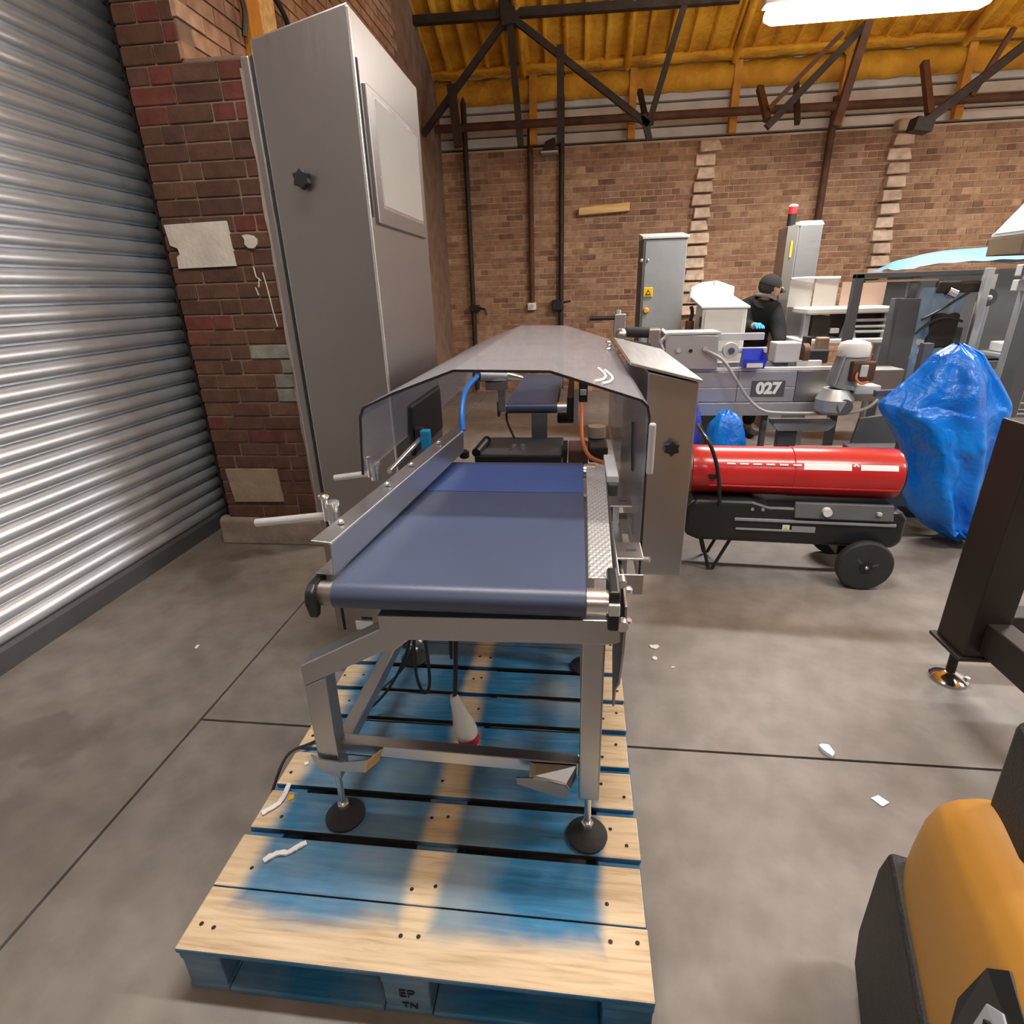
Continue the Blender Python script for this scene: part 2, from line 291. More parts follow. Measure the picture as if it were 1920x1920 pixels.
    def mesh(s, name, off=(0, 0, 0), smooth=None):
        me = bpy.data.meshes.new(name); o = Vector(off); me.from_pydata([v - o for v in s.v], [], s.f)
        bm = bmesh.new(); bm.from_mesh(me); bmesh.ops.recalc_face_normals(bm, faces=bm.faces)
        if smooth is not None:
            for f in bm.faces: f.smooth = True
            for e in bm.edges:
                if len(e.link_faces) == 2 and e.calc_face_angle(0) > smooth: e.smooth = False
        bm.to_mesh(me); bm.free(); return me

ORG = {}
def link(o, parent=None):
    COL.objects.link(o)
    if parent: o.parent = parent
    return o
def thing(name, label, cat, loc=(0, 0, 0), rotz=0, group=None, local=False):
    o = bpy.data.objects.new(name, None); o.empty_display_size = .1; link(o); o.location = loc; o.rotation_euler = (0, 0, rotz)
    o['label'] = label; o['category'] = cat
    if group: o['group'] = group
    ORG[o.name] = Vector((0, 0, 0)) if local else Vector(loc)
    return o
def part(name, mb, m, parent=None, smooth=.6, bevel=0, seg=2, label=None, kind=None):
    off = ORG.get(parent.name, Vector((0, 0, 0))) if parent else Vector((0, 0, 0))
    me = mb.mesh(name, off, smooth); o = bpy.data.objects.new(name, me); link(o, parent)
    ms = m if isinstance(m, (list, tuple)) else [m]
    for q in ms: me.materials.append(MATS[q])
    if bevel:
        b = o.modifiers.new('bevel', 'BEVEL'); b.width = bevel; b.segments = seg; b.limit_method = 'ANGLE'; b.angle_limit = .7
    ORG[o.name] = off
    if label: o['label'] = label
    if kind: o['kind'] = kind
    return o
def tag(o, label, cat, group=None):
    o['label'] = label; o['category'] = cat
    if group: o['group'] = group
    return o
def single(name, mb, m, label, cat, group=None, smooth=.6, bevel=0, seg=2):
    # a thing that is one mesh, its origin at the base centre
    lo = Vector((min(v[i] for v in mb.v) for i in range(3))); hi = Vector((max(v[i] for v in mb.v) for i in range(3)))
    off = Vector(((lo.x + hi.x) / 2, (lo.y + hi.y) / 2, lo.z)); me = mb.mesh(name, off, smooth); o = bpy.data.objects.new(name, me); link(o); o.location = off; me.materials.append(MATS[m]); ORG[o.name] = off
    if bevel: b = o.modifiers.new('bevel', 'BEVEL'); b.width = bevel; b.segments = seg; b.limit_method = 'ANGLE'; b.angle_limit = .7
    return tag(o, label, cat, group)
def struct(name, mb, m, smooth=.6, parent=None):
    o = part(name, mb, m, parent, smooth)
    if not parent: o['kind'] = 'structure'
    return o
def B(a, b): return MB().box(a, b)
def copy_mesh(src, name, loc, parent, m=None, rot=None, scale=None):
    o = bpy.data.objects.new(name, src); link(o, parent); o.location = loc
    if rot: o.rotation_euler = rot
    if scale: o.scale = scale
    return o
def spline(pts, k=6):
    P = [Vector(p) for p in pts]; out = []
    for i in range(len(P) - 1):
        p0, p1, p2, p3 = P[max(i - 1, 0)], P[i], P[i + 1], P[min(i + 2, len(P) - 1)]
        for j in range(k):
            t = j / k
            out.append(.5 * ((2 * p1) + (p2 - p0) * t + (2 * p0 - 5 * p1 + 4 * p2 - p3) * t * t + (3 * p1 - p0 - 3 * p2 + p3) * t ** 3))
    out.append(P[-1]); return out
def text_part(name, body, size, m, parent, mat4, extrude=.001, label=None, bold=0.0):
    cu = bpy.data.curves.new(name, 'FONT'); cu.body = body; cu.size = size; cu.extrude = extrude; cu.offset = bold; cu.align_x = 'CENTER'; cu.align_y = 'CENTER'
    tmp = bpy.data.objects.new(name + '_tmp', cu); COL.objects.link(tmp)
    dg = bpy.context.evaluated_depsgraph_get(); me = bpy.data.meshes.new_from_object(tmp.evaluated_get(dg)); bpy.data.objects.remove(tmp)
    off = ORG.get(parent.name, Vector((0, 0, 0)))
    me.transform(Matrix.Translation(-off) @ mat4); me.materials.clear(); me.materials.append(MATS[m])
    o = bpy.data.objects.new(name, me); link(o, parent); ORG[o.name] = off
    if label: o['label'] = label
    return o
def face_y(x, y, z, rx=PI / 2, rz=0): return Matrix.Translation((x, y, z)) @ Matrix.Rotation(rz, 4, 'Z') @ Matrix.Rotation(rx, 4, 'X')

# ================================================================== SETTING
# floor: dark sub-base with three concrete slabs parted by saw-cut joints
XL, XR, YF, YB = -2.6, 7.0, -4.5, 8.7
fl = struct('floor', B((XL, YF, -.2), (XR, YB, -.06)), 'grout_dark', None)
J = .005
for a, b in (((XL, YF), (-1.372 - J, YB)), ((-1.372 + J, YF), (XR, 1.475 - J)), ((-1.372 + J, 1.475 + J), (XR, YB))):
    part('slab', B((a[0], a[1], -.10), (b[0], b[1], 0)), 'concrete', fl, None)

# back wall
YW = 8.5
wb = struct('wall_back', B((-2.3, YW, 0), (XR, YW + .3, 3.17)), 'mortar_back', None)
CH, BL = .075, .225
me_s = B((-BL / 2 + .005, -.008, .005), (BL / 2 - .005, .05, CH - .005)).mesh('brick'); me_s.materials.append(MATS['brick_back'])
me_h = B((-BL / 4 + .005, -.008, .005), (BL / 4 - .005, .05, CH - .005)).mesh('brick_header'); me_h.materials.append(MATS['brick_back'])
slots = []
nc = int(3.16 / CH)
for c in range(nc):
    head = (c % 4 == 2); L = BL / 2 if head else BL; x = -2.25 + (BL / 4 if head else (BL / 2 if c % 2 else 0))
    while x + L < 6.0:
        slots.append((x + L / 2, c * CH, head)); x += L
def vis(s):
    x, z, h = s
    if z < 1.0 or x < -2.05 or x > 4.4: return 1e6
    if (1.38 < x < 1.75 or 3.7 < x < 4.08): return 1e6
    if .5 < x < 1.35 and z < 2.05: return 1e6
    return math.hypot(x - .6, (z - 2.2) * 1.2) + (.5 if h else 0)
slots.sort(key=vis)
for i, (x, z, h) in enumerate(slots[:300]):
    o = copy_mesh(me_h if h else me_s, 'brick', (x, YW + R.uniform(-.004, .003), z), wb, rot=(0, R.uniform(-.008, .008), R.uniform(-.012, .012)))
rest = MB()
for x, z, h in slots[300:]:
    L = (BL / 2 if h else BL) / 2 - .005; y = YW - .008 + R.uniform(-.004, .003); rest.box((x - L, y, z + .005), (x + L, YW + .03, z + CH - .005))
part('brick', rest, 'brick_back_stuff', wb, None, kind='stuff')
# toothed stubs left by two removed cross walls
for xc0, xc1, zt0 in ((1.52, 1.60, 1.05), (3.86, 3.92, 1.30)):
    z = zt0; k = 0
    while z < 3.10:
        xc = xc0 + (xc1 - xc0) * (z - zt0) / 2 + R.uniform(-.02, .02); w = .125 + R.uniform(-.02, .02); d = R.uniform(.07, .14); hh = CH * 2 - .022
        mb = MB().hexa([(xc - w + R.uniform(-.02, .02), YW - d, z + R.uniform(0, .01)), (xc + w + R.uniform(-.02, .02), YW - d, z + R.uniform(0, .014)), (xc + w, YW + .03, z), (xc - w, YW + .03, z),
                        (xc - w + R.uniform(0, .03), YW - d * .75, z + hh), (xc + w - R.uniform(0, .03), YW - d * .75, z + hh), (xc + w, YW + .03, z + hh), (xc - w, YW + .03, z + hh)])
        part('brick', mb, 'brick_tooth', wb, None, bevel=.012, seg=2)
        z += CH * 2; k += 1

# cladding band and yellow foam band above the brickwork
cl = struct('wall_cladding', B((-2.3, YW + .06, 3.17), (XR, YW + .2, 3.72)), 'grout_dark', None)
for i in range(4):
    z0 = 3.19 + i * .13
    part('cladding_sheet', MB().prism([(YW + .06, z0 + .004), (YW + .0, z0 + .012), (YW + .02, z0 + .118), (YW + .06, z0 + .122)], -2.3, XR, 'x'), 'cladding', cl, None)
# left wall: pillar facing the camera, side wall running to the back
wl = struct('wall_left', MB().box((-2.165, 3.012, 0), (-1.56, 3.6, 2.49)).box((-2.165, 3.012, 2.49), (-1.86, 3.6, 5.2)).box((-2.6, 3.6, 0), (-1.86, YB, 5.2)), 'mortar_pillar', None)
C2 = .0797
def pbrick(x0, x1, z0, m, dy=0):
    me = B((x0 + .0045, 3.003 + dy, z0 + .0045), (x1 - .0045, 3.05, z0 + C2 - .0045))
    return part('brick', me, m, wl, None, bevel=.004, seg=1)
def blocked(x0, x1, z0):
    for (a, b, c, d) in ((-2.145, -1.79, 1.60, 1.822), (-2.12, -1.78, .275, .49)):
        if x1 > a + .02 and x0 < b - .02 and z0 + C2 > c + .01 and z0 < d - .01: return True
    return False
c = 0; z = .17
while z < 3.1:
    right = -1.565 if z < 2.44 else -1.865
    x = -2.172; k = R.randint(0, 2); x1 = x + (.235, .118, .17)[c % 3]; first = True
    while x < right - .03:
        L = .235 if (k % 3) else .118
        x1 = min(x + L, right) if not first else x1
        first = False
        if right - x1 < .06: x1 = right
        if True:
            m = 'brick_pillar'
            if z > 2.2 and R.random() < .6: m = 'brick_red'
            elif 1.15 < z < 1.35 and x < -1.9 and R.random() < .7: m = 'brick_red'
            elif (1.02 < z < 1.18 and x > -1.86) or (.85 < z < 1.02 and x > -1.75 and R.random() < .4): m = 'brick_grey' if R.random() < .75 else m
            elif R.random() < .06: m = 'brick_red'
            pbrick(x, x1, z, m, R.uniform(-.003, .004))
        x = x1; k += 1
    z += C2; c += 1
part('plaster_patch', MB().prism([(-2.145, 1.812), (-1.80, 1.818), (-1.793, 1.607), (-2.118, 1.603), (-2.112, 1.66), (-2.092, 1.672), (-2.098, 1.70), (-2.135, 1.715)], 2.990, 3.03, 'y'), 'plaster_white', wl, None)
part('plaster_patch', MB().prism([(-2.118, .487), (-1.79, .487), (-1.782, .282), (-2.10, .278)], 2.990, 3.03, 'y'), 'plaster_beige', wl, None)
part('plaster_splash', MB().prism([(-1.728, 1.748), (-1.700, 1.752), (-1.668, 1.745), (-1.650, 1.728), (-1.655, 1.702), (-1.676, 1.686), (-1.706, 1.688), (-1.722, 1.706), (-1.718, 1.728)], 2.991, 3.02, 'y'), 'plaster_white', wl, None)
for pts in ([(-1.70, 1.60), (-1.695, 1.55), (-1.67, 1.53)], [(-1.655, 1.57), (-1.645, 1.50), (-1.635, 1.38), (-1.625, 1.30)], [(-1.68, 1.545), (-1.69, 1.50)], [(-1.71, 1.50), (-1.70, 1.46)]):
    part('chalk_mark', MB().tube([(p[0], 2.999, p[1]) for p in pts], .0032, 5), 'plaster_white', wl)
part('plinth', MB().prism([(2.965, 0), (2.975, .155), (3.0, .17), (3.05, .17), (3.05, 0)], -2.23, -1.54, 'x'), 'concrete_plinth', wl, None, bevel=.01)
part('render_edge', MB().grid(lambda u, v: (-1.572 + (.012 + .012 * noise.noise((u * 14, 1, 1))) * (v - .5) * 2, 2.992 + .006 * noise.noise((u * 9, v * 3, 0)), .17 + u * 2.27), 60, 3), 'concrete_plinth', wl)
# side wall bricks above the pillar (running away from the camera)
me_w = B((-.03, -.107, .006), (.0, .107, C2 - .006)).mesh('brick_side'); me_w.materials.append(MATS['brick_side'])
z = 2.49; c = 0
while z < 4.0:
    y = 3.11 + (c % 2) * .11
    while y < 6.6:
        copy_mesh(me_w, 'brick', (-1.85 + R.uniform(-.003, .003), y, z), wl); y += .225
    z += C2; c += 1
part('ledge', B((-1.865, 3.004, 2.475), (-1.56, 3.6, 2.498)), 'mortar_pillar', wl, None, bevel=.008)
sp = thing('wall_post', 'yellow and cream timber posts on the left wall above the cabinet', 'post', (-1.82, 3.8, 2.5))
part('yellow_post', B((-1.85, 3.60, 2.5), (-1.80, 3.74, 4.0)), 'yellow_post', sp, None, bevel=.005); part('cream_post', B((-1.85, 3.76, 2.5), (-1.81, 3.95, 4.0)), 'wood_pale', sp, None, bevel=.005)
part('strap', MB().tube(spline([(-1.82, 3.98, 3.1), (-1.80, 4.05, 3.03), (-1.81, 4.12, 2.96)]), .016, 8), 'black_plastic', sp); part('strap', MB().tube(spline([(-1.82, 3.55, 2.98), (-1.80, 3.56, 2.88), (-1.82, 3.55, 2.76)]), .014, 8), 'black_plastic', sp)
# unseen walls that close the hall behind and to the right of the camera
struct('wall_right', B((XR, YF, 0), (XR + .3, YB, 5.5)), 'pale_wall', None)
struct('wall_front', B((XL, YF - .3, 0), (XR, YF, 6)), 'brick_pillar', None)
struct('wall_left_near', B((-2.75, YF, 0), (-2.45, -1.2, 5.2)), 'pale_wall', None)
struct('wall_left_end', B((-2.6, 3.40, 0), (-2.16, 3.6, 3.2)), 'mortar_pillar', None)
struct('wall_above_shutter', B((-2.75, -1.2, 3.2), (-2.45, 3.6, 5.2)), 'brick_back', None)

# roof: ribbed sheets coated in yellow foam, rising from the eave towards the camera
SL = math.tan(math.radians(24)); YE, ZE = 8.28, 3.99
def roof_z(y): return ZE + (YE - y) * SL
ce = struct('ceiling', MB().box((-2.6, YE, 4.0), (XR, YB, 4.35)).box((-2.6, YF - .3, 5.9), (XR, 2.6, 6.1)), 'yellow_foam', None)
def sheet(x0, x1):
    P = .24; nx = int((x1 - x0) / .02); prof = []
    def fx(x):
        u = (x / P) % 1.0; rib = 1 if u < .22 else 0
        e = max(0, min(1, (u + .0) / .07)) * max(0, min(1, (.29 - u) / .07)) if u < .29 else 0
        return -.055 * e
    def fn(u, v):
        x = x0 + (x1 - x0) * u; y = YE + .02 - v * 5.9
        return (x, y, roof_z(y) + fx(x) + .02 * noise.noise((x * 3, y * 2, 0)))
    return MB().grid(fn, nx, 24)
xs = [-2.3, -.72, .53, 1.78, 3.03, 4.28, 5.6, 7.0]
for a, b in zip(xs[:-1], xs[1:]): part('roof_sheet', sheet(a, b), 'yellow_foam', ce, .8)
for a in xs[1:-1]:
    part('rafter', MB().grid(lambda u, v, a=a: (a + .045 * math.cos(u * 2 * PI), YE - v * 5.8, roof_z(YE - v * 5.8) - .075 + .06 * math.sin(u * 2 * PI) + .012 * noise.noise((u * 3, v * 30, a))), 12, 40, True), 'yellow_foam', ce)
def lump(y0, z0, ry, rz, sd):
    return MB().grid(lambda u, v: (-2.3 + 9.3 * u, y0 - (ry + .02 * noise.noise((u * 60, v * 4, sd))) * math.sin(v * PI), z0 - rz * math.cos(v * PI) + .02 * noise.noise((u * 45, v * 3, sd + 5))), 160, 9)
part('eave_beam', lump(YE + .02, 3.955, .10, .05, 1), 'yellow_foam', ce)
part('foam_band', lump(YW - .02, 3.80, .10, .14, 2), 'yellow_foam', ce)
for a in (-1.60, -.62, .62, 1.85, 3.10, 4.42):
    part('eave_post', B((a - .045, 8.36, 3.18), (a + .045, 8.46, 3.96)), 'yellow_post', ce, None, bevel=.006)

# roller shutter
sh = struct('door_1', B((-2.47, -1.2, 0), (-2.44, 3.40, 3.2)), 'grout_dark', None)
PT = .079
prof = [(.000, 0), (.013, .004), (.024, .015), (.029, .031), (.027, .047), (.016, .064), (.004, .073), (.000, .079)]
mbs = MB().add([(x, y, z) for y in (-1.2, 3.34) for x, z in prof], [(i, i + 1, i + 9, i + 8) for i in range(7)])
me_slat = mbs.mesh('slat', (0, 0, 0), 1.2); me_slat.materials.append(MATS['galvanised'])
for i in range(39): copy_mesh(me_slat, 'slat', (-2.438, 0, .10 + i * PT), sh)
part('bottom_rail', MB().prism([(-2.44, .0), (-2.395, .0), (-2.395, .09), (-2.41, .105), (-2.44, .105)], -1.2, 3.34, 'y'), 'dark_grey_paint', sh, None)
part('guide_channel', MB().box((-2.46, 3.33, 0), (-2.36, 3.40, 3.2)).box((-2.375, 3.27, 0), (-2.36, 3.34, 3.2)), 'dark_iron', sh, None)

# ================================================================== BUILDING FIXTURES
def pipe_thing(name, pts, r, m, label, cat='pipe', n=12): return single(name, MB().tube(pts, r, n), m, label, cat)
pipe_thing('wall_pipe', [(-1.52, 8.43, 3.75), (-1.52, 8.43, .05)], .034, 'dark_iron', 'leftmost dark iron pipe running down the back brick wall')
pipe_thing('wall_pipe', [(-.665, 8.44, 3.4), (-.665, 8.44, 1.26)], .036, 'rust_iron', 'middle brown pipe on the back wall ending at a white socket')
pipe_thing('wall_pipe', [(-.255, 8.43, 4.1), (-.255, 8.43, .05)], .036, 'dark_iron', 'third dark pipe on the back wall with a black bracket at its foot')
pipe_thing('wall_pipe', [(3.045, 8.43, 3.5), (3.045, 8.43, .05)], .042, 'rust_iron', 'rusty pipe on the back wall behind the red beacon tower')
pipe_thing('overhead_pipe', [(-1.84, 8.2, 3.372), (1.5, 8.2, 3.36), (6.9, 8.2, 3.31)], .046, 'rust_iron', 'long horizontal brown pipe along the top of the back wall')
t = thing('pipe_bracket', 'black bracket on the leftmost wall pipe', 'bracket', (-1.48, 8.40, 1.20))
part('clamp', B((-1.56, 8.36, 1.17), (-1.42, 8.46, 1.26)), 'black_paint', t, bevel=.008); part('arm', MB().tube([(-1.44, 8.38, 1.22), (-1.34, 8.34, 1.20), (-1.32, 8.34, 1.12)], .018, 8), 'black_paint', t)
t = thing('pipe_bracket', 'black valve box on the third wall pipe beside the socket', 'bracket', (-.27, 8.38, 1.16))
part('body', B((-.38, 8.34, 1.16), (-.22, 8.46, 1.30)), 'black_paint', t, bevel=.012); part('spindle', MB().cyl((-.24, 8.38, 1.26), (-.12, 8.36, 1.28), .014, 10), 'dark_iron', t)
t = thing('wall_socket', 'small white socket at the end of the middle wall pipe', 'socket', (-.67, 8.44, 1.17))
part('box', B((-.73, 8.40, 1.17), (-.61, 8.49, 1.27)), 'white_paint', t, bevel=.01); part('cap', MB().cyl((-.67, 8.40, 1.22), (-.67, 8.385, 1.22), .03, 14), 'light_grey_paint', t)
single('timber_plank', MB().hexa([(-.025, 8.36, 2.345), (.645, 8.36, 2.375), (.645, 8.49, 2.375), (-.025, 8.49, 2.345), (-.025, 8.36, 2.435), (.645, 8.36, 2.475), (.645, 8.49, 2.475), (-.025, 8.49, 2.435)]), 'wood_pale', 'short pale timber plank fixed to the back brick wall', 'plank', bevel=.006)
t = thing('bulkhead_camera', 'dark box on a small shelf at the top of the back wall', 'box', (-.42, 8.4, 3.08))
part('shelf', B((-.52, 8.30, 3.07), (-.30, 8.49, 3.09)), 'light_grey_paint', t); part('housing', MB().hexa([(-.50, 8.30, 3.09), (-.32, 8.30, 3.09), (-.32, 8.46, 3.09), (-.50, 8.46, 3.09), (-.46, 8.32, 3.20), (-.34, 8.32, 3.24), (-.34, 8.46, 3.24), (-.46, 8.46, 3.20)]), 'black_paint', t, bevel=.01)

YT = 7.5
t = thing('roof_truss', 'dark iron roof truss with crossing struts left of the lamp', 'truss', (-.8, YT, 3.0))
def strut(a, b, w=.05, m='dark_iron', nm='strut'): part(nm, MB().bar((a[0], YT + (a[2] if len(a) > 2 else 0), a[1]), (b[0], YT + (b[2] if len(b) > 2 else 0), b[1]), w * 1.3, w * 1.3), m, t, None)
strut((-2.3, 4.23), (1.6, 4.18), .06, nm='chord'); strut((-.80, 4.20), (.74, 3.12)); strut((-.80, 4.20), (-1.85, 3.16)); strut((-.80, 4.20), (-.70, 2.99), .055); strut((.74, 3.12), (1.06, 4.22), .05)
strut((-.82, 4.45), (-.80, 4.10), .12, nm='node_plate'); strut((.68, 3.22), (.76, 2.98), .05, nm='gusset'); strut((.50, 3.20), (.80, 3.14), .035); strut((.66, 3.55, .4), (.72, 3.14), .04)
strut((-2.24, 4.5), (-2.0, 3.2), .16, 'dark_iron', 'stanchion'); strut((-1.48, 3.62), (-1.43, 3.02), .07, nm='hanger'); strut((-.245, 3.9), (-.24, 3.0), .06, nm='hanger')
t = thing('roof_truss', 'brown roof struts meeting below the bright tube lamp', 'truss', (2.0, YT, 3.0))
strut((2.86, 3.86), (2.02, 3.03), .055); strut((2.66, 3.82), (2.02, 3.2), .035, 'rust_iron'); strut((2.36, 3.5, .3), (2.34, 3.05), .04); strut((2.0, 3.5, .4), (2.02, 3.1), .05, 'rust_iron'); strut((2.9, 3.9), (2.74, 3.0), .06, 'rust_iron', 'hanger')
t = thing('roof_truss', 'brown roof struts at the far right above the brick wall', 'truss', (3.7, YT, 3.0))
strut((4.60, 3.72), (3.62, 2.97), .065); strut((3.66, 3.6, .3), (3.68, 3.05), .05, 'rust_iron'); strut((3.62, 3.02), (3.60, 2.90), .14, nm='gusset'); strut((4.3, 3.75), (4.05, 3.2), .035, 'rust_iron')

# fluorescent battens: one in view, the rest of the same rows out of frame
def batten(x, y, z, label, rot=0.0, group='twin tube battens', p=1.0):
    t = thing('tube_lamp', label, 'lamp', (x, y, z), rot, group, local=True)
    part('housing', B((-.74, -.05, .05), (.74, .05, .11)), 'white_paint', t, None, bevel=.008)
    dif = part('diffuser', MB().grid(lambda u, v: (-.72 + 1.44 * u, .075 * math.cos(v * PI * 2) * (1 - max(0, abs(u - .5) * 2 - .93) * 6), .0 + .05 * math.sin(v * PI * 2) * (1 - max(0, abs(u - .5) * 2 - .93) * 6)), 30, 17), 'tube_light', t)
    for e in (-.60, .60): part('suspension_wire', MB().cyl((e, 0, .1), (e, 0, 1.0 if z < 3.2 else .6), .004, 6), 'dark_iron', t)
    ld = bpy.data.lights.new('tube_glow', 'AREA'); ld.shape = 'RECTANGLE'; ld.size = 1.4; ld.size_y = .16; ld.energy = LAMP_W * p; ld.color = LAMP_COL
    lo = bpy.data.objects.new('tube_glow', ld); link(lo, t); lo.location = (0, 0, -.06)
    lu = bpy.data.lights.new('tube_glow_up', 'AREA'); lu.shape = 'RECTANGLE'; lu.size = 1.4; lu.size_y = .2; lu.energy = LAMP_W * .6 * p; lu.color = LAMP_COL
    lq = bpy.data.objects.new('tube_glow_up', lu); link(lq, t); lq.location = (0, 0, .13); lq.rotation_euler = (PI, 0, 0)
batten(1.98, 5.05, 3.17, 'bright white tube lamp hanging below the yellow roof', p=2.7)
for x, y, w_ in ((5.2, 5.05, 'in the back row by the right wall'), (-.3, 1.2, 'above the conveyor'), (2.4, 1.2, 'above the machine stand'), (5.2, 1.2, 'in the middle row by the right wall'), (-.3, -2.2, 'behind the camera towards the shutter'), (2.4, -2.2, 'behind the camera towards the hall')):
    batten(x, y, 3.35, 'tube lamp overhead outside the picture, ' + w_, 0, 'tube lamps overhead outside the picture', 2.4 if y > 4 else (1.15 if y > 0 else .25))

# ================================================================== PALLET
PX0, PX1, PY0, PY1, PZ = -.850, .172, .668, 1.955, .145
pal = thing('pallet', 'blue painted wooden pallet with bare wood strips under the conveyor', 'pallet', ((PX0 + PX1) / 2, (PY0 + PY1) / 2, 0))
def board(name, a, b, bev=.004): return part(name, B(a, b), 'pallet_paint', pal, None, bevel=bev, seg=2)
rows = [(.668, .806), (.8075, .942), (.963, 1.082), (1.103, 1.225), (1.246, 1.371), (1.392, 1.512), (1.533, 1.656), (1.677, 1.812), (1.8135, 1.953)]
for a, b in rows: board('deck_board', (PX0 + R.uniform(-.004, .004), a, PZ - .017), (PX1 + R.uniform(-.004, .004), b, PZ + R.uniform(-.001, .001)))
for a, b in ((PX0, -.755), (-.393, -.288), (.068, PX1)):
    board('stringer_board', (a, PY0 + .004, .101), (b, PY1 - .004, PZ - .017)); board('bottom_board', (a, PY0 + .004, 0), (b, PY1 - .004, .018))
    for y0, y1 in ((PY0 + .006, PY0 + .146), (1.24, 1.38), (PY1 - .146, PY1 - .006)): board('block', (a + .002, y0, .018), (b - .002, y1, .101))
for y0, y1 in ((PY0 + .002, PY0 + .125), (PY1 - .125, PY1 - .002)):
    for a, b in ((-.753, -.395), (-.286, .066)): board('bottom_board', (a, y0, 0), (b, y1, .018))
nail = MB().lathe([(.001, .0012), (.004, .001), (.005, 0)], (0, 0, 0), 'z', 8).mesh('nail'); nail.materials.append(MATS['dark_iron'])
po = ORG[pal.name]
for a, b in rows:
    for x in (-.83, -.78, -.36, -.32, .095, .145):
        if R.random() < .8: copy_mesh(nail, 'nail', Vector((x + R.uniform(-.012, .012), R.uniform(a + .03, b - .03), PZ + .0008)) - po, pal)
text_part('stencil', 'EP', .036, 'decal_black', pal, face_y(-.34, PY0 + .0045, .070))
text_part('stencil', 'TN', .026, 'decal_black', pal, face_y(-.335, PY0 + .0045, .030))

# ================================================================== CONVEYOR
cv = thing('belt_conveyor', 'stainless infeed conveyor with blue belt and clear hood on the pallet', 'conveyor', (-.28, 1.4, PZ))
ZB = .905
YN, YFB = .955, 1.79      # roller axes
def leg_foot(x, y, ztop):
    f = part('levelling_foot', MB().lathe([(.050, PZ + .0015), (.052, PZ + .010), (.046, PZ + .018), (.020, PZ + .034), (.014, PZ + .040)], (x, y, 0)), 'black_rubber', cv)
    part('foot_stem', MB().cyl((x, y, PZ + .038), (x, y, ztop), .0085, 14), 'bright_steel', f)
    part('lock_nut', MB().lathe([(.015, PZ + .04), (.016, PZ + .052), (.013, PZ + .056)], (x, y, 0), 'z', 6), 'bright_steel', f, None)
    part('lock_nut', MB().lathe([(.0145, ztop - .012), (.0145, ztop)], (x, y, 0), 'z', 6), 'bright_steel', f, None)
LY = 1.015
leg_foot(.042, LY, .305); leg_foot(-.602, LY, .315); leg_foot(.042, 1.70, .305); leg_foot(-.602, 1.70, .315)
def leg(a, b, w=.05): return part('leg', MB().bar(a, b, w, w, (0, 1, 0)), 'stainless_sheet', cv, None, bevel=.004)
for y in (LY, 1.70):
    part('leg', B((.018, y - .025, .300), (.067, y + .025, .775)), 'stainless_sheet', cv, None, bevel=.004)
    part('leg', MB().hexa([(-.632, y - .025, .33), (-.578, y - .025, .31), (-.578, y + .025, .31), (-.632, y + .025, .33), (-.628, y - .025, .597), (-.572, y - .025, .627), (-.572, y + .025, .627), (-.628, y + .025, .597)]), 'stainless_sheet', cv, None, bevel=.003)
    part('angled_arm', MB().hexa([(-.628, y - .025, .598), (-.40, y - .025, .718), (-.40, y + .025, .718), (-.628, y + .025, .598), (-.628, y - .025, .655), (-.425, y - .025, .765), (-.425, y + .025, .765), (-.628, y + .025, .655)]), 'stainless_sheet', cv, None, bevel=.003)
    part('top_bar', MB().prism([(-.425, .722), (-.395, .712), (-.36, .742), (.078, .752), (.098, .76), (.098, .812), (-.425, .802)], y - .028, y + .028, 'y'), 'stainless_sheet', cv, None, bevel=.003)
    part('cross_rail', MB().hexa([(-.578, y - .002, .372), (.018, y - .002, .352), (.018, y + .030, .352), (-.578, y + .030, .372), (-.578, y - .002, .408), (.018, y - .002, .390), (.018, y + .030, .390), (-.578, y + .030, .408)]), 'stainless', cv, None, bevel=.002)
for x in (-.605, .042):
    part('side_rail', B((x - .02, LY + .026, .32), (x + .02, 1.674, .36)), 'stainless', cv, None, bevel=.003)
# loose folded plates by the cross rail
def bent_plate(pts, y0, y1): return MB().prism(pts, y0, y1, 'y')
g1 = part('gusset_plate', bent_plate([(-.641, .396), (-.62, .383), (-.566, .379), (-.497, .392), (-.51, .352), (-.57, .350), (-.628, .352)], .978, .982), 'stainless_sheet', cv, None); part('plate_flange', MB().hexa([(-.510, .978, .352), (-.497, .978, .392), (-.47, 1.01, .400), (-.485, 1.01, .36), (-.507, .978, .351), (-.494, .978, .391), (-.467, 1.01, .399), (-.482, 1.01, .359)]), 'wood_pale', g1, None)
g2 = part('gusset_plate', bent_plate([(-.131, .372), (-.128, .352), (-.012, .314), (-.004, .342), (-.014, .356), (-.09, .375)], .976, .980), 'stainless_dark', cv, None); part('plate_flange', MB().add([(-.10, .98, .376), (-.014, .98, .358), (-.004, .98, .342), (.012, 1.012, .352), (.012, 1.012, .388), (-.10, 1.012, .388), (-.10, .98, .373), (-.014, .98, .355), (-.004, .98, .339), (.012, 1.012, .349), (.012, 1.012, .385), (-.10, 1.012, .385)], [(0, 1, 2, 3, 4, 5), (11, 10, 9, 8, 7, 6)] + [(i, 6 + i, 6 + (i + 1) % 6, (i + 1) % 6) for i in range(6)]), 'stainless_sheet', g2, None)
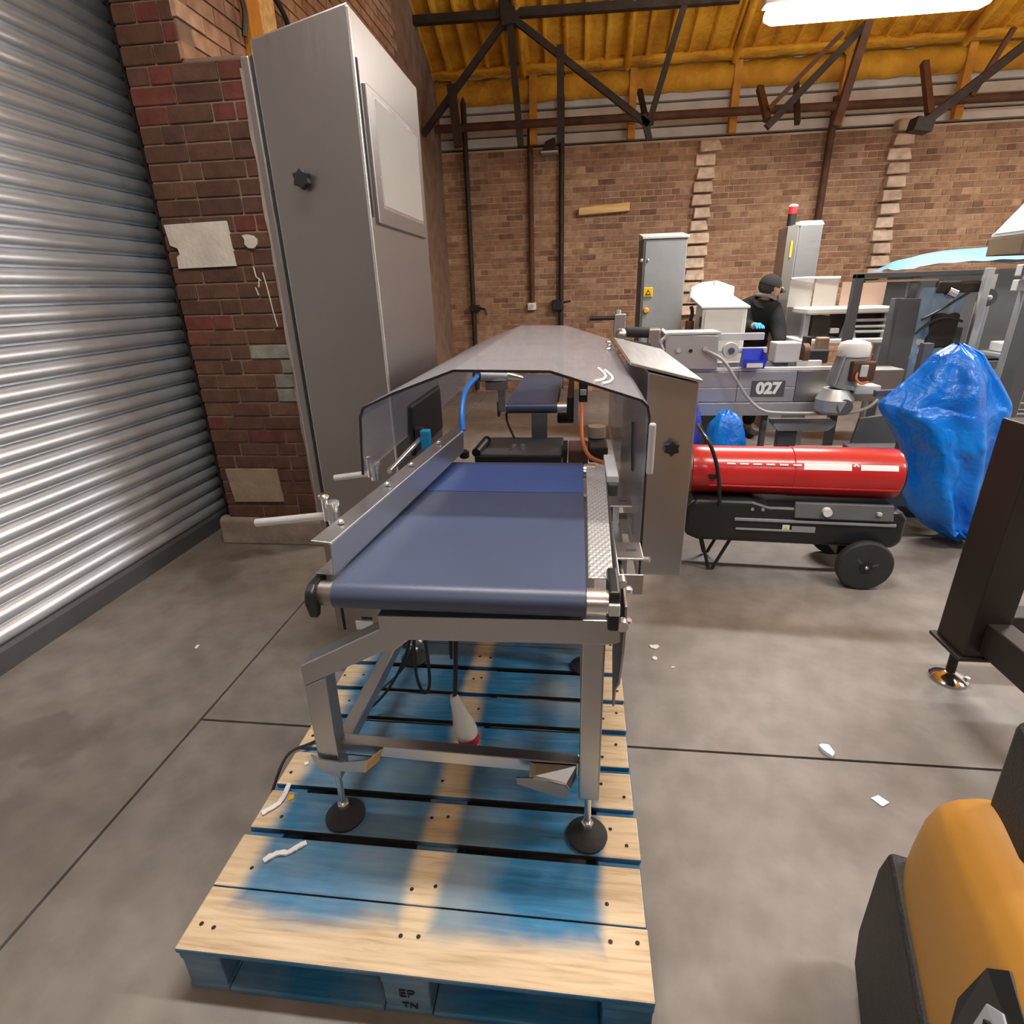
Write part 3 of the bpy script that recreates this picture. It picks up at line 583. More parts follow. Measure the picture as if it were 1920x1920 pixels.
# belt loop
bx0, bx1 = -.492, .022
r0 = .030
loop = [(YN + r0 * math.cos(a), ZB - r0 + r0 * math.sin(a)) for a in [PI / 2 + PI * i / 14 for i in range(15)]] + [(YFB + r0 * math.cos(a), ZB - r0 + r0 * math.sin(a)) for a in [-PI / 2 + PI * i / 14 for i in range(15)]]
bel = part('belt', MB().prism(loop, bx0, bx1, 'x'), 'belt_blue', cv, .5)
part('belt_splice', B((bx0 + .001, 1.50, ZB - .001), (bx1 - .001, 1.765, ZB + .0012)), 'belt_blue_light', bel, None)
part('slide_bed', B((bx0 + .02, YN + .035, ZB - .055), (bx1 - .01, YFB - .035, ZB - .010)), 'stainless_dark', cv, None)
part('roller', MB().lathe([(.027, bx1 + .002), (.027, bx1 + .040), (.024, bx1 + .041), (.024, bx1 + .044)], (0, YN, ZB - r0), 'x'), 'bright_steel', cv)
part('roller', MB().lathe([(.027, bx0 - .030), (.027, bx0 - .004), (.029, bx0 - .003), (.029, bx0 - .0005)], (0, YN, ZB - r0), 'x'), 'stainless_dark', cv)
for yy in (YFB,):
    part('roller', MB().lathe([(.027, bx0 - .03), (.027, bx0 - .002)], (0, yy, ZB - r0), 'x'), 'bright_steel', cv); part('roller', MB().lathe([(.027, bx1 + .002), (.027, bx1 + .04)], (0, yy, ZB - r0), 'x'), 'bright_steel', cv)
def cap_poly(yc): return [(yc - .040, ZB - .055), (yc - .047, ZB - .03), (yc - .040, ZB - .008), (yc - .022, ZB + .002), (yc + .03, ZB + .002), (yc + .03, ZB - .05), (yc - .012, ZB - .052), (yc - .020, ZB - .070), (yc - .036, ZB - .070)]
part('bearing_cap', MB().prism(cap_poly(YN), bx0 - .048, bx0 - .030, 'x'), 'black_plastic', cv, None, bevel=.004)
part('side_plate', B((bx0 - .046, YN + .03, ZB - .075), (bx0 - .034, YFB + .03, ZB - .004)), 'stainless', cv, None, bevel=.002)
# right side: plastic end block, square shaft end, side plates, drive guard
part('bearing_block', B((bx1 + .044, YN - .020, ZB - .085), (bx1 + .066, YN + .085, ZB + .004)), 'black_plastic', cv, None, bevel=.005)
part('shaft_end', B((bx1 + .044, YN - .028, ZB - .045), (bx1 + .066, YN - .018, ZB - .020)), 'light_grey_paint', cv, None, bevel=.002)
part('tread_strip', MB().hexa([(bx1 + .005, 1.015, ZB - .012), (bx1 + .058, 1.015, ZB - .012), (bx1 + .072, 1.80, ZB - .012), (bx1 + .012, 1.80, ZB - .012), (bx1 + .008, 1.012, ZB - .008), (bx1 + .056, 1.012, ZB - .008), (bx1 + .072, 1.80, ZB - .008), (bx1 + .010, 1.80, ZB - .008)]), 'tread_plate', cv, None, bevel=.003)
part('side_plate', B((bx1 + .066, 1.0, ZB - .14), (bx1 + .072, 1.84, ZB - .014)), 'stainless', cv, None, bevel=.002)
dg_ = part('drive_guard', MB().prism([(.99, .845), (1.06, .865), (1.20, .86), (1.26, .70), (1.24, .56), (1.16, .44), (1.13, .52), (1.05, .60), (1.0, .72), (.985, .80)], bx1 + .080, bx1 + .086, 'x'), 'stainless_dark', cv, None, bevel=.002)
for y, z in ((1.005, .80), (1.03, .86)): part('bolt', MB().lathe([(.010, bx1 + .086), (.010, bx1 + .094), (.006, bx1 + .098)], (0, y, z), 'x', 10), 'bright_steel', dg_, None)
part('bolt', MB().lathe([(.012, YN + .01), (.012, YN + .03)], (bx1 + .076, 0, .812), 'y', 12), 'bright_steel', cv)
part('bolt', MB().lathe([(.009, YN + .04), (.009, YN + .065)], (bx1 + .074, 0, ZB - .012), 'y', 12), 'bright_steel', cv)
# slotted mounting plates along the right
for y0, y1, x0, x1, z in ((1.145, 1.235, .090, .156, .872), (1.475, 1.555, .094, .160, .872)):
    pl = part('mounting_plate', B((x0, y0, z), (x1, y1, z + .005)), 'stainless', cv, None, bevel=.004)
    part('slot', B((x0 + .028, (y0 + y1) / 2 - .005, z + .0045), (x0 + .052, (y0 + y1) / 2 + .005, z + .0056)), 'grout_dark', pl, None)
    part('support_leg', B((x0 + .012, y0 + .02, .70), (x0 + .03, y1 - .02, z)), 'stainless', pl, None)
part('upright_bracket', MB().box((.094, 1.66, .88), (.132, 1.90, .905)), 'white_paint', cv, None, bevel=.004)
part('bracket_foot', B((.098, 1.63, .835), (.128, 1.66, .885)), 'dark_grey_paint', cv, None, bevel=.003)
part('angle_bracket', B((.092, 1.09, .815), (.150, 1.095, .865)), 'stainless', cv, None, bevel=.002)
part('corner_bolt', MB().cyl((.156, 1.15, .874), (.168, 1.145, .876), .007, 10), 'bright_steel', cv)
part('long_rail', B((.100, 1.235, .79), (.128, 1.95, .815)), 'stainless', cv, None, bevel=.002)
# side guide rail (folded channel), its two support rods and clamps
def rl(x, y, t): return (x + .104 * t, y + t * (1.83 - .965))
gp = [(-.533, .990), (-.492, .986), (-.490, .982), (-.494, .910), (-.535, .912), (-.535, .916), (-.4975, .9135), (-.494, .980), (-.500, .9835), (-.533, .987)]
gr_ = part('guide_rail', MB().add([(x, .965, z) for x, z in gp] + [(x + .104, 1.83, z + .022) for x, z in gp], [tuple(range(9, -1, -1)), tuple(range(10, 20))] + [(i, (i + 1) % 10, 10 + (i + 1) % 10, 10 + i) for i in range(10)]), 'stainless', cv, None, bevel=.001)
def clamp(y, x, z, rod_end, k):
    c = part('rail_clamp', MB().lathe([(.013, z - .03), (.014, z + .012), (.017, z + .014), (.017, z + .022), (.010, z + .024)], (x, y, 0), 'z', 16), 'bright_steel', cv)
    part('clamp_bolt', MB().lathe([(.007, z - .02), (.007, z + .034), (.012, z + .035), (.013, z + .041), (.009, z + .044)], (x - .012, y - .008, 0), 'z', 14), 'chrome', c)
    part('support_rod', MB().cyl(rod_end, (x, y, z - .010), .0095, 16), 'white_steel', c)
clamp(1.105, -.545, .998, (-.735, 1.105, .965), 0); clamp(1.455, -.572, .985, (-.695, 1.455, .958), 1)
for t_ in (.10, .37, .55, .80): part('rail_bolt', MB().lathe([(.008, .990 + .022 * t_), (.008, .996 + .022 * t_), (.004, .999 + .022 * t_)], (-.515 + .104 * t_, .965 + .865 * t_, 0), 'z', 10), 'bright_steel', gr_)
part('support_arm', MB().cyl((-.535, 1.47, .975), (-.50, 1.74, 1.015), .008, 12), 'bright_steel', cv)
sb = part('sensor_bracket', B((-.520, 1.70, .985), (-.495, 1.735, 1.045)), 'black_plastic', cv, None, bevel=.004); part('sensor', B((-.500, 1.69, .975), (-.470, 1.72, 1.040)), 'blue_block', sb, None, bevel=.004)
part('end_knob', MB().lathe([(.012, .90), (.018, .905), (.018, .925), (.010, .93)], (-.395, 1.86, 0), 'z', 8), 'black_plastic', cv)
# clear hood: folded polycarbonate arch on both sides of the belt
HY0, HY1 = 1.30, 2.95
hp = [(-.546, 1.022), (-.533, 1.170), (-.522, 1.194), (-.444, 1.228), (-.290, 1.281), (-.063, 1.276), (.148, 1.208), (.163, 1.194), (.169, 1.168), (.169, .755)]
def arch(y0, y1, th):
    inn = []
    for i, (x, z) in enumerate(hp):
        cx, cz = -.21, .9; d = math.hypot(x - cx, z - cz); inn.append((x - (x - cx) / d * th, z - (z - cz) / d * th))
    n = len(hp); vs_ = [(x, y0, z) for x, z in hp] + [(x, y0, z) for x, z in inn] + [(x, y1, z) for x, z in hp] + [(x, y1, z) for x, z in inn]
    f = [(i, i + 1, 2 * n + i + 1, 2 * n + i) for i in range(n - 1)] + [(n + i, 3 * n + i, 3 * n + i + 1, n + i + 1) for i in range(n - 1)]
    f += [(i, n + i, n + i + 1, i + 1) for i in range(n - 1)] + [(2 * n + i, 2 * n + i + 1, 3 * n + i + 1, 3 * n + i) for i in range(n - 1)]
    f += [(0, 2 * n, 3 * n, n), (n - 1, 2 * n - 1, 4 * n - 1, 3 * n - 1)]
    return MB().add(vs_, f)
hd = part('hood', arch(HY0, HY1, .004), 'clear_hood', cv, .3)
part('hood_edge', arch(HY0 - .004, HY0 + .001, .006), 'clear_edge', hd, .3)
part('hood_handle', B((.166, 1.283, 1.03), (.182, 1.298, 1.155)), 'light_grey_paint', hd, None, bevel=.005)
part('handle_slot', MB().prism([(1.575, .945), (1.60, .95), (1.655, 1.08), (1.63, 1.085)], .160, .1685, 'x'), 'black_plastic', hd, None, bevel=.004)
part('dark_patch', B((-.543, 1.70, .95), (-.522, 2.10, 1.12)), 'black_plastic', hd, None, bevel=.02)  # thin black slab along the hood's left panel
for x, z, y in ((.135, 1.217, 2.66), (.134, 1.217, 2.50), (.117, 1.222, 2.30)): part('hinge_screw', MB().sphere((x, y, z), .012, 12, 8, (1, 1, .6)), 'bright_steel', hd)
for dx in (0, .018): part('hook_wire', MB().tube(spline([(.057 + dx, 1.60, 1.240 - dx * .31), (.072 + dx, 1.50, 1.235 - dx * .31), (.060 + dx, 1.40, 1.239 - dx * .31), (.039 + dx, 1.33, 1.246 - dx * .31)], 5), .0035, 6), 'decal_white', hd)

# hose, cables under the hood
single('air_hose', MB().tube(spline([(-.395, 1.86, 1.00), (-.402, 1.90, 1.06), (-.398, 1.97, 1.12), (-.37, 2.06, 1.155)]), .010, 10), 'blue_hose', 'bright blue air hose curving up under the clear hood', 'hose')
t = thing('photo_sensor', 'grey cylindrical sensors on a bracket under the clear hood', 'sensor', (-.33, 2.1, 1.05))
part('barrel', MB().cyl((-.365, 2.08, 1.155), (-.27, 2.12, 1.145), .022, 16), 'grey_steel', t); part('barrel', MB().cyl((-.27, 2.12, 1.15), (-.21, 2.14, 1.135), .020, 16, .010), 'bright_steel', t)
part('bracket', MB().box((-.345, 2.08, 1.10), (-.265, 2.13, 1.13)).box((-.30, 2.09, 1.02), (-.275, 2.12, 1.10)), 'stainless_dark', t, None); part('cap', MB().cyl((-.385, 2.07, 1.156), (-.365, 2.08, 1.155), .017, 14), 'black_plastic', t)

# weighing section behind the infeed belt
wc = thing('weigh_conveyor', 'short blue belt weigh section on a black plate under the hood', 'conveyor', (-.24, 3.0, 0))
lo2 = [(2.88 + .03 * math.cos(a), .875 + .03 * math.sin(a)) for a in [PI / 2 + PI * i / 12 for i in range(13)]] + [(3.85 + .03 * math.cos(a), .875 + .03 * math.sin(a)) for a in [-PI / 2 + PI * i / 12 for i in range(13)]]
part('belt', MB().prism(lo2, -.368, -.105, 'x'), 'belt_blue', wc, .5)
part('roller', MB().cyl((-.400, 2.88, .875), (-.370, 2.88, .875), .027, 18), 'bright_steel', wc); part('roller', MB().cyl((-.103, 2.88, .875), (-.055, 2.88, .875), .028, 18), 'bright_steel', wc)
part('end_plate', B((-.415, 2.84, .835), (-.402, 2.98, .915)), 'black_plastic', wc, None, bevel=.004); part('end_plate', B((-.053, 2.85, .82), (-.020, 3.6, .935)), 'black_plastic', wc, None, bevel=.004)
part('motor_mount', B((-.105, 2.90, .785), (.005, 3.15, .835)), 'black_plastic', wc, None, bevel=.01)
part('side_frame', MB().prism([(2.80, .80), (2.80, .98), (2.90, 1.04), (3.5, 1.04), (3.5, .80)], -.018, .004, 'x'), 'stainless', wc, None)
part('connector', B((.006, 2.78, .92), (.050, 2.86, 1.03)), 'black_plastic', wc, None, bevel=.006); part('connector_clip', B((.012, 2.77, .955), (.044, 2.78, .985)), 'grey_steel', wc, None, bevel=.003)
part('column', B((-.238, 2.86, .71), (-.158, 2.92, .85)), 'dark_grey_paint', wc, None, bevel=.003)
lp = part('load_plate', B((-.49, 2.57, .675), (-.070, 2.90, .712)), 'dark_grey_paint', wc, None, bevel=.005)
part('front_lip', B((-.49, 2.545, .665), (-.070, 2.569, .705)), 'black_plastic', lp, None)
part('end_stop', MB().cyl((-.485, 2.56, .72), (-.46, 2.75, .735), .022, 12), 'black_plastic', lp); part('end_block', B((-.068, 2.56, .665), (-.045, 2.74, .735)), 'black_plastic', lp, None)
for x in (-.31, -.265): part('cap_screw', MB().lathe([(.013, .712), (.013, .735), (.008, .736)], (x, 2.66, 0), 'z', 12), 'bright_steel', lp)
part('pedestal', B((-.34, 2.60, .0), (-.20, 2.86, .675)), 'dark_grey_paint', wc, None, bevel=.004)
mo = part('drive_motor', B((-.040, 2.56, .655), (.055, 2.75, .735)), 'rust_iron', wc, None, bevel=.008); part('gearbox', B((.058, 2.60, .66), (.15, 2.85, .74)), 'dark_iron', mo, None, bevel=.01); part('gear_cover', MB().cyl((.10, 2.78, .745), (.10, 2.78, .80), .045, 16), 'plaster_beige', mo)
part('cable', MB().tube(spline([(-.375, 2.90, .85), (-.37, 2.89, .80), (-.345, 2.88, .74), (-.33, 2.87, .713)]), .006, 8), 'black_cable', wc)
single('sensor_cable', MB().tube(spline([(.020, 2.80, .925), (.022, 2.70, .85), (.026, 2.50, .80), (.05, 2.25, .80), (.085, 2.08, .825), (.10, 2.02, .84)]), .009, 10), 'orange_cable', 'orange cable arching down under the hood to the belt end', 'cable')

# side electrical enclosure to the right of the hood
bx = thing('side_enclosure', 'stainless side box with sloping lid and star knob beside the hood', 'enclosure', (.27, 2.0, .54))
part('body', MB().hexa([(.206, 1.70, .540), (.354, 1.70, .538), (.354, 2.55, .538), (.206, 2.55, .540), (.206, 1.70, 1.215), (.356, 1.70, 1.180), (.356, 2.55, 1.180), (.206, 2.55, 1.215)]), 'stainless_sheet', bx, None, bevel=.004)
part('lid', MB().hexa([(.150, 1.685, 1.236), (.362, 1.685, 1.182), (.362, 2.56, 1.182), (.150, 2.56, 1.236), (.150, 1.685, 1.246), (.362, 1.685, 1.192), (.362, 2.56, 1.192), (.150, 2.56, 1.246)]), 'stainless', bx, None, bevel=.003)
def star_knob(parent, x, y, z, r, m='black_plastic'):
    pts = [(x + (r if i % 2 else r * .72) * math.cos(2 * PI * i / 12), z + (r if i % 2 else r * .72) * math.sin(2 * PI * i / 12)) for i in range(12)]
    k = part('star_knob', MB().prism(pts, y - r * .95, y - r * .35, 'y'), m, parent, None, bevel=r * .12); part('knob_stem', MB().cyl((x, y - r * .4, z), (x, y + .001, z), r * .45, 14), m, k)
star_knob(bx, .289, 1.70, .987, .026)
part('support_arm', B((.13, 1.9, .60), (.206, 1.96, .66)), 'stainless_sheet', bx, None); part('support_arm', B((.13, 2.3, .60), (.206, 2.36, .66)), 'stainless_sheet', bx, None)

# tall control cabinet with sloping roof
cb = thing('control_cabinet', 'tall stainless control cabinet with sloping roof, screen and black knob', 'cabinet', (-.77, 2.1, PZ))
X0, X1, Y0, Y1 = -.886, -.606, 1.75, 2.415
part('body', MB().hexa([(X0, Y0, .225), (X1, Y0, .225), (X1, Y1, .225), (X0, Y1, .225), (X0, Y0, 2.090), (X1, Y0, 2.150), (X1, Y1, 2.150), (X0, Y1, 2.090)]), 'cabinet_steel', cb, None, bevel=.005)
part('door_seal', MB().hexa([(X0 - .009, Y0 + .006, .23), (X0, Y0 + .006, .23), (X0, Y1 - .006, .23), (X0 - .009, Y1 - .006, .23), (X0 - .009, Y0 + .006, 2.055), (X0, Y0 + .006, 2.057), (X0, Y1 - .006, 2.057), (X0 - .009, Y1 - .006, 2.055)]), 'black_rubber', cb, None)
part('door', MB().box((X0 - .034, Y0 - .002, .225), (X0 - .009, Y1, 2.055)), 'stainless_dark', cb, None, bevel=.004)
star_knob(cb, -.787, 1.75, 1.758, .029)
bz = part('screen_bezel', B((X1 - .002, 1.805, 1.645), (X1 + .010, 2.355, 1.995)), 'cabinet_steel', cb, None, bevel=.003); part('screen', B((X1 + .009, 1.868, 1.700), (X1 + .0115, 2.318, 1.972)), 'screen_face', bz, None)
part('screen_surround', B((X1 + .008, 1.858, 1.690), (X1 + .0105, 2.328, 1.982)), 'bright_steel', bz, None)
part('hinge_slot', B((X1 - .001, 1.772, 1.66), (X1 + .003, 1.780, 2.04)), 'black_rubber', cb, None)
part('front_edge', B((X1 - .004, Y0 - .004, .23), (X1 + .004, Y0 + .006, 2.14)), 'bright_steel', cb, None, bevel=.002)
part('vent', B((-.815, Y0 - .003, .283), (-.772, Y0 + .002, .295)), 'black_plastic', cb, None, bevel=.002); part('rating_label', B((-.842, Y0 - .002, .238), (-.772, Y0 + .001, .275)), 'label_white', cb, None)
for x, y in ((-.815, 1.80), (-.63, 1.80), (-.86, 2.36), (-.63, 2.36)):
    f = part('foot', MB().lathe([(.03, PZ if y < 1.95 else 0.0), (.03, (PZ if y < 1.95 else 0) + .012), (.012, (PZ if y < 1.95 else 0) + .03), (.009, (PZ if y < 1.95 else 0) + .031), (.009, .225)], (x, y, 0)), 'bright_steel', cb)

# hanging mains cable with white and red plug, loops, and the lead running off the pallet
t = thing('power_plug', 'white and red industrial plug hanging on a black cable under the conveyor', 'plug', (-.335, 1.26, .17))
part('lead', MB().tube(spline([(-.310, 1.24, .74), (-.316, 1.24, .60), (-.328, 1.24, .45), (-.336, 1.24, .365)]), .0065, 10), 'black_cable', t)
def tilted(prof, n=20):
    mb = MB().lathe(prof, (0, 0, 0), 'z', n); M = Matrix.Translation((-.337, 1.24, .375)) @ Matrix.Rotation(-.22, 4, 'Y') @ Matrix.Translation((0, 0, -.345)); mb.v = [M @ v for v in mb.v]; return mb
part('plug_body', tilted([(.011, .350), (.015, .335), (.020, .30), (.024, .275), (.031, .250), (.034, .222), (.032, .205)]), 'plug_white', t)
part('plug_face', tilted([(.031, .206), (.032, .186), (.030, .178), (.022, .176)]), 'plug_red', t)
single('looped_cable', MB().tube(spline([(-.405, 1.18, .74), (-.415, 1.18, .62), (-.420, 1.18, .50), (-.405, 1.18, .435), (-.385, 1.18, .47), (-.385, 1.18, .60), (-.395, 1.18, .74)]), .0045, 8), 'black_cable', 'thin black cable loop hanging below the front bar', 'cable')
single('strap_end', MB().tube(spline([(-.362, 1.30, .74), (-.355, 1.30, .62), (-.35, 1.30, .54), (-.352, 1.30, .46)]), [.010, .009, .008, .008, .008, .008, .008, .007, .007, .007, .007, .007, .007, .006, .006, .006, .005, .005, .003], 8), 'black_cable', 'short black cable end hanging beside the plug lead', 'cable')
t = thing('junction_connector', 'orange and grey connector hanging under the front of the conveyor', 'connector', (-.43, 1.25, .62))
part('shell', B((-.435, 1.23, .615), (-.395, 1.27, .72)), 'grey_steel', t, None, bevel=.006); part('boot', MB().hexa([(-.452, 1.22, .60), (-.430, 1.22, .60), (-.430, 1.26, .60), (-.452, 1.26, .60), (-.475, 1.22, .70), (-.440, 1.22, .72), (-.440, 1.26, .72), (-.475, 1.26, .70)]), 'orange_cable', t, None, bevel=.004)
single('trailing_lead', MB().tube(spline([(-.44, 1.32, .70), (-.50, 1.36, .45), (-.60, 1.40, .25), (-.70, 1.36, .162), (-.80, 1.26, .153), (-.862, 1.205, .150), (-.885, 1.14, .09), (-.893, 1.10, .03), (-.893, 1.085, .006)]), .0045, 8), 'black_cable', 'thin black lead trailing off the left edge of the pallet', 'cable')
single('trailing_lead', MB().tube(spline([(-.46, 1.5, .62), (-.52, 1.53, .40), (-.60, 1.54, .22), (-.70, 1.45, .158), (-.735, 1.40, .153)]), .004, 8), 'black_cable', 'second thin black lead lying on the pallet behind the left leg', 'cable')

# scraps
def scrap(pts, z, label, w=None, th=.003, m='paper_white', cat='scrap', wob=.004):
    if w: # torn strip
        P = spline(pts, 5); mb = MB(); n = len(P)
        vv = []
        for i, p in enumerate(P):
            d = (P[min(i + 1, n - 1)] - P[max(i - 1, 0)]).normalized(); q = Vector((-d.y, d.x, 0)) * (w * (.6 + .5 * abs(noise.noise((i * .9, w * 90, 0)))))
            zz = z + .003 + wob * (1 + noise.noise((i * .6, 2, 0)))
            vv += [Vector((p.x, p.y, zz)) + q, Vector((p.x, p.y, zz + .002)) - q, Vector((p.x, p.y, zz - th)) - q, Vector((p.x, p.y, zz - th)) + q]
        mb.add(vv, [(4 * i + k, 4 * i + (k + 1) % 4, 4 * i + 4 + (k + 1) % 4, 4 * i + 4 + k) for i in range(n - 1) for k in range(4)] + [(3, 2, 1, 0), tuple(4 * (n - 1) + k for k in range(4))])
    else: mb = MB().prism(pts, z + .0005, z + .0005 + th, 'z')
    return single('torn_strip' if w else 'paper_scrap', mb, m, label, cat, smooth=.9)
scrap([(-.757, .872, 0), (-.735, .893, 0), (-.705, .900, 0), (-.690, .915, 0), (-.672, .930, 0)], PZ, 'torn white plastic strip on the front boards of the pallet', .011)
scrap([(-.805, 1.100, 0), (-.800, 1.060, 0), (-.805, 1.03, 0), (-.833, 1.00, 0)], PZ, 'curled white plastic strip at the left edge of the pallet', .009)
scrap([(-.788, 1.065), (-.776, 1.07), (-.770, 1.055), (-.782, 1.048)], PZ, 'tiny yellow scrap near the left edge of the pallet', m='sign_yellow')
scrap([(-.80, 1.180), (-.790, 1.186), (-.783, 1.178), (-.792, 1.170)], PZ, 'tiny white scrap beside the left conveyor foot')
scrap([(.325, 2.060), (.365, 2.066), (.368, 2.05), (.350, 2.035), (.332, 2.042)], 0, 'white paper scrap on the floor behind the pallet, farther one')
scrap([(.328, 1.975), (.340, 1.985), (.350, 1.975), (.345, 1.958), (.332, 1.96)], 0, 'small white paper scrap on the floor right behind the farther one')
scrap([(.820, 1.525), (.832, 1.530), (.852, 1.528), (.858, 1.495), (.845, 1.478), (.835, 1.49), (.825, 1.505)], 0, 'crumpled white paper scrap on the floor just past the joint', th=.012)
scrap([(.895, 1.330), (.922, 1.342), (.942, 1.318), (.915, 1.302)], 0, 'square white paper scrap on the floor near the yellow truck')
scrap([(-1.688, 1.915), (-1.676, 1.915), (-1.674, 1.89), (-1.684, 1.89)], 0, 'tiny white scrap on the floor near the roller shutter')
scrap([(.398, 1.918), (.412, 1.918), (.412, 1.912), (.398, 1.911)], 0, 'tiny pale chip on the floor right of the pallet')

# ================================================================== SPACE HEATER
ht = thing('space_heater', 'red tube space heater on black tank and wheels', 'heater', (1.10, 2.86, 0), math.radians(-4), local=True)
ax = .545
part('barrel', MB().lathe([(.118, -.505), (.124, -.500), (.126, -.48), (.126, -.42), (.124, -.415), (.124, -.02), (.127, -.015), (.127, .46), (.122, .475), (.118, .478)], (0, 0, ax), 'x', 40), 'red_paint', ht, .5)
part('nozzle', MB().lathe([(.116, -.508), (.116, -.500), (.100, -.495), (.098, -.30), (.001, -.30)], (0, 0, ax), 'x', 32), 'stainless_dark', ht, .5)
part('rear_grille', MB().lathe([(.114, .478), (.114, .486), (.02, .492)], (0, 0, ax), 'x', 32), 'black_plastic', ht, .5)
part('seam_flange', B((-.42, -.131, ax - .052), (.46, -.118, ax - .044)), 'red_paint', ht, None, bevel=.003)
def on_barrel(x0, x1, a0, a1, r=.1285, n=8): return MB().grid(lambda u, v: (x0 + (x1 - x0) * u, -r * math.cos(a0 + (a1 - a0) * v), ax + r * math.sin(a0 + (a1 - a0) * v)), 2, n)
part('decal_band', on_barrel(.02, .235, .36, .62), 'decal_white', ht, label='white decal band on red barrel'); part('decal_band', on_barrel(.275, .44, .38, .60), 'decal_white', ht)
fl_pts = [(.255 + .014 * math.sin(a), .50 + .10 * (1 - math.cos(a)) / 2 + (.06 if abs(a - PI) < .4 else 0)) for a in [2 * PI * i / 14 for i in range(14)]]
part('flame_mark', MB().add([(x, -.1290 * math.cos(a), ax + .1290 * math.sin(a)) for x, a in fl_pts], [tuple(range(14))]), 'decal_white', ht)
part('flame_core', MB().add([(.255 + (x - .255) * .45, -.1296 * math.cos(.50 + (a - .50) * .6), ax + .1296 * math.sin(.50 + (a - .50) * .6)) for x, a in fl_pts], [tuple(range(14))]), 'decal_red', ht)
for i in range(6): part('highlight_stripe', on_barrel(-.34 + i * .062, -.30 + i * .062, .50, .56), 'decal_white', ht)
part('handle_bracket', B((-.425, -.135, ax - .01), (-.385, -.118, ax + .012)), 'black_paint', ht, None, bevel=.003)
tp = [(-.53, .27), (-.515, .22), (-.45, .195), (.48, .195), (.52, .23), (.52, .36), (.49, .40), (-.12, .40), (-.20, .425), (-.48, .425), (-.525, .37)]
tk = part('fuel_tank', MB().prism(tp, -.15, .15, 'y'), 'black_paint', ht, None, bevel=.03, seg=3)
part('tank_trim', B((-.28, -.158, .318), (.47, -.150, .336)), 'grey_paint', tk, None, bevel=.004); part('tank_trim', B((-.27, -.156, .268), (.0, -.150, .280)), 'grey_paint', tk, None, bevel=.003)
part('control_panel', MB().hexa([(.0, -.168, .350), (.45, -.168, .350), (.45, -.120, .350), (.0, -.120, .350), (.0, -.140, .425), (.45, -.140, .425), (.45, -.120, .425), (.0, -.120, .425)]), 'dark_grey_paint', ht, None, bevel=.006)
part('thermostat_dial', MB().cyl((.145, -.178, .388), (.145, -.150, .390), .021, 18), 'white_paint', ht); part('power_switch', B((.37, -.172, .378), (.39, -.150, .395)), 'light_grey_paint', ht, None, bevel=.003)
part('warning_label', B((-.045, -.1545, .275), (-.012, -.1495, .305)), 'label_white', ht, None); part('warning_icon', MB().prism([(-.040, .280), (-.017, .280), (-.0285, .300)], -.1555, -.1545, 'y'), 'sign_yellow', ht, None)
part('spec_plate', B((0, -.1545, .270), (.11, -.1495, .300)), 'grey_paint', ht, None)
for x in (-.20, -.15): part('tank_bolt', MB().cyl((x, -.158, .385), (x, -.148, .385), .008, 10), 'grey_steel', ht)
part('carry_handle', MB().tube(spline([(-.36, -.155, .40), (-.375, -.165, .50), (-.40, -.165, .62), (-.44, -.155, .72), (-.47, -.10, .755), (-.47, .10, .755), (-.44, .155, .72), (-.40, .165, .62), (-.36, .155, .40)]), .010, 10), 'black_paint', ht)
part('stand_leg', MB().tube([(-.43, -.10, .215), (-.37, -.10, .012), (-.35, -.10, .012), (-.27, -.10, .205)], .009, 10), 'black_paint', ht)
part('stand_leg', MB().tube([(-.43, .10, .215), (-.37, .10, .012), (-.35, .10, .012), (-.27, .10, .205)], .009, 10), 'black_paint', ht)
part('axle', MB().cyl((.345, -.225, .130), (.345, .225, .130), .010, 12), 'dark_iron', ht)
for s_ in (-1, 1):
    w = part('wheel', MB().lathe([(.105, -.026), (.122, -.024), (.130, -.012), (.130, .012), (.122, .024), (.105, .026)], (.345, s_ * .205, .130), 'y', 36), 'black_rubber', ht, .5)
    part('wheel_disc', MB().lathe([(.104, -.016), (.10, -.020), (.03, -.022), (.028, -.030), (.012, -.031)], (.345, s_ * .205, .130), 'y', 32), 'black_plastic', w, .5)
    part('hub_cap', MB().sphere((.345, s_ * .205 - .031, .130), .010, 12, 8), 'chrome', w)
    for k in range(3): part('spoke', MB().bar((.345 + .02 * math.cos(k * 2.1 + .3), s_ * .205 - .021, .130 + .02 * math.sin(k * 2.1 + .3)), (.345 + .095 * math.cos(k * 2.1 + .3), s_ * .205 - .019, .130 + .095 * math.sin(k * 2.1 + .3)), .012, .008), 'dark_grey_paint', w, None)
part('wheel_brace', B((.25, -.10, .13), (.44, .10, .20)), 'black_paint', ht, None, bevel=.006)

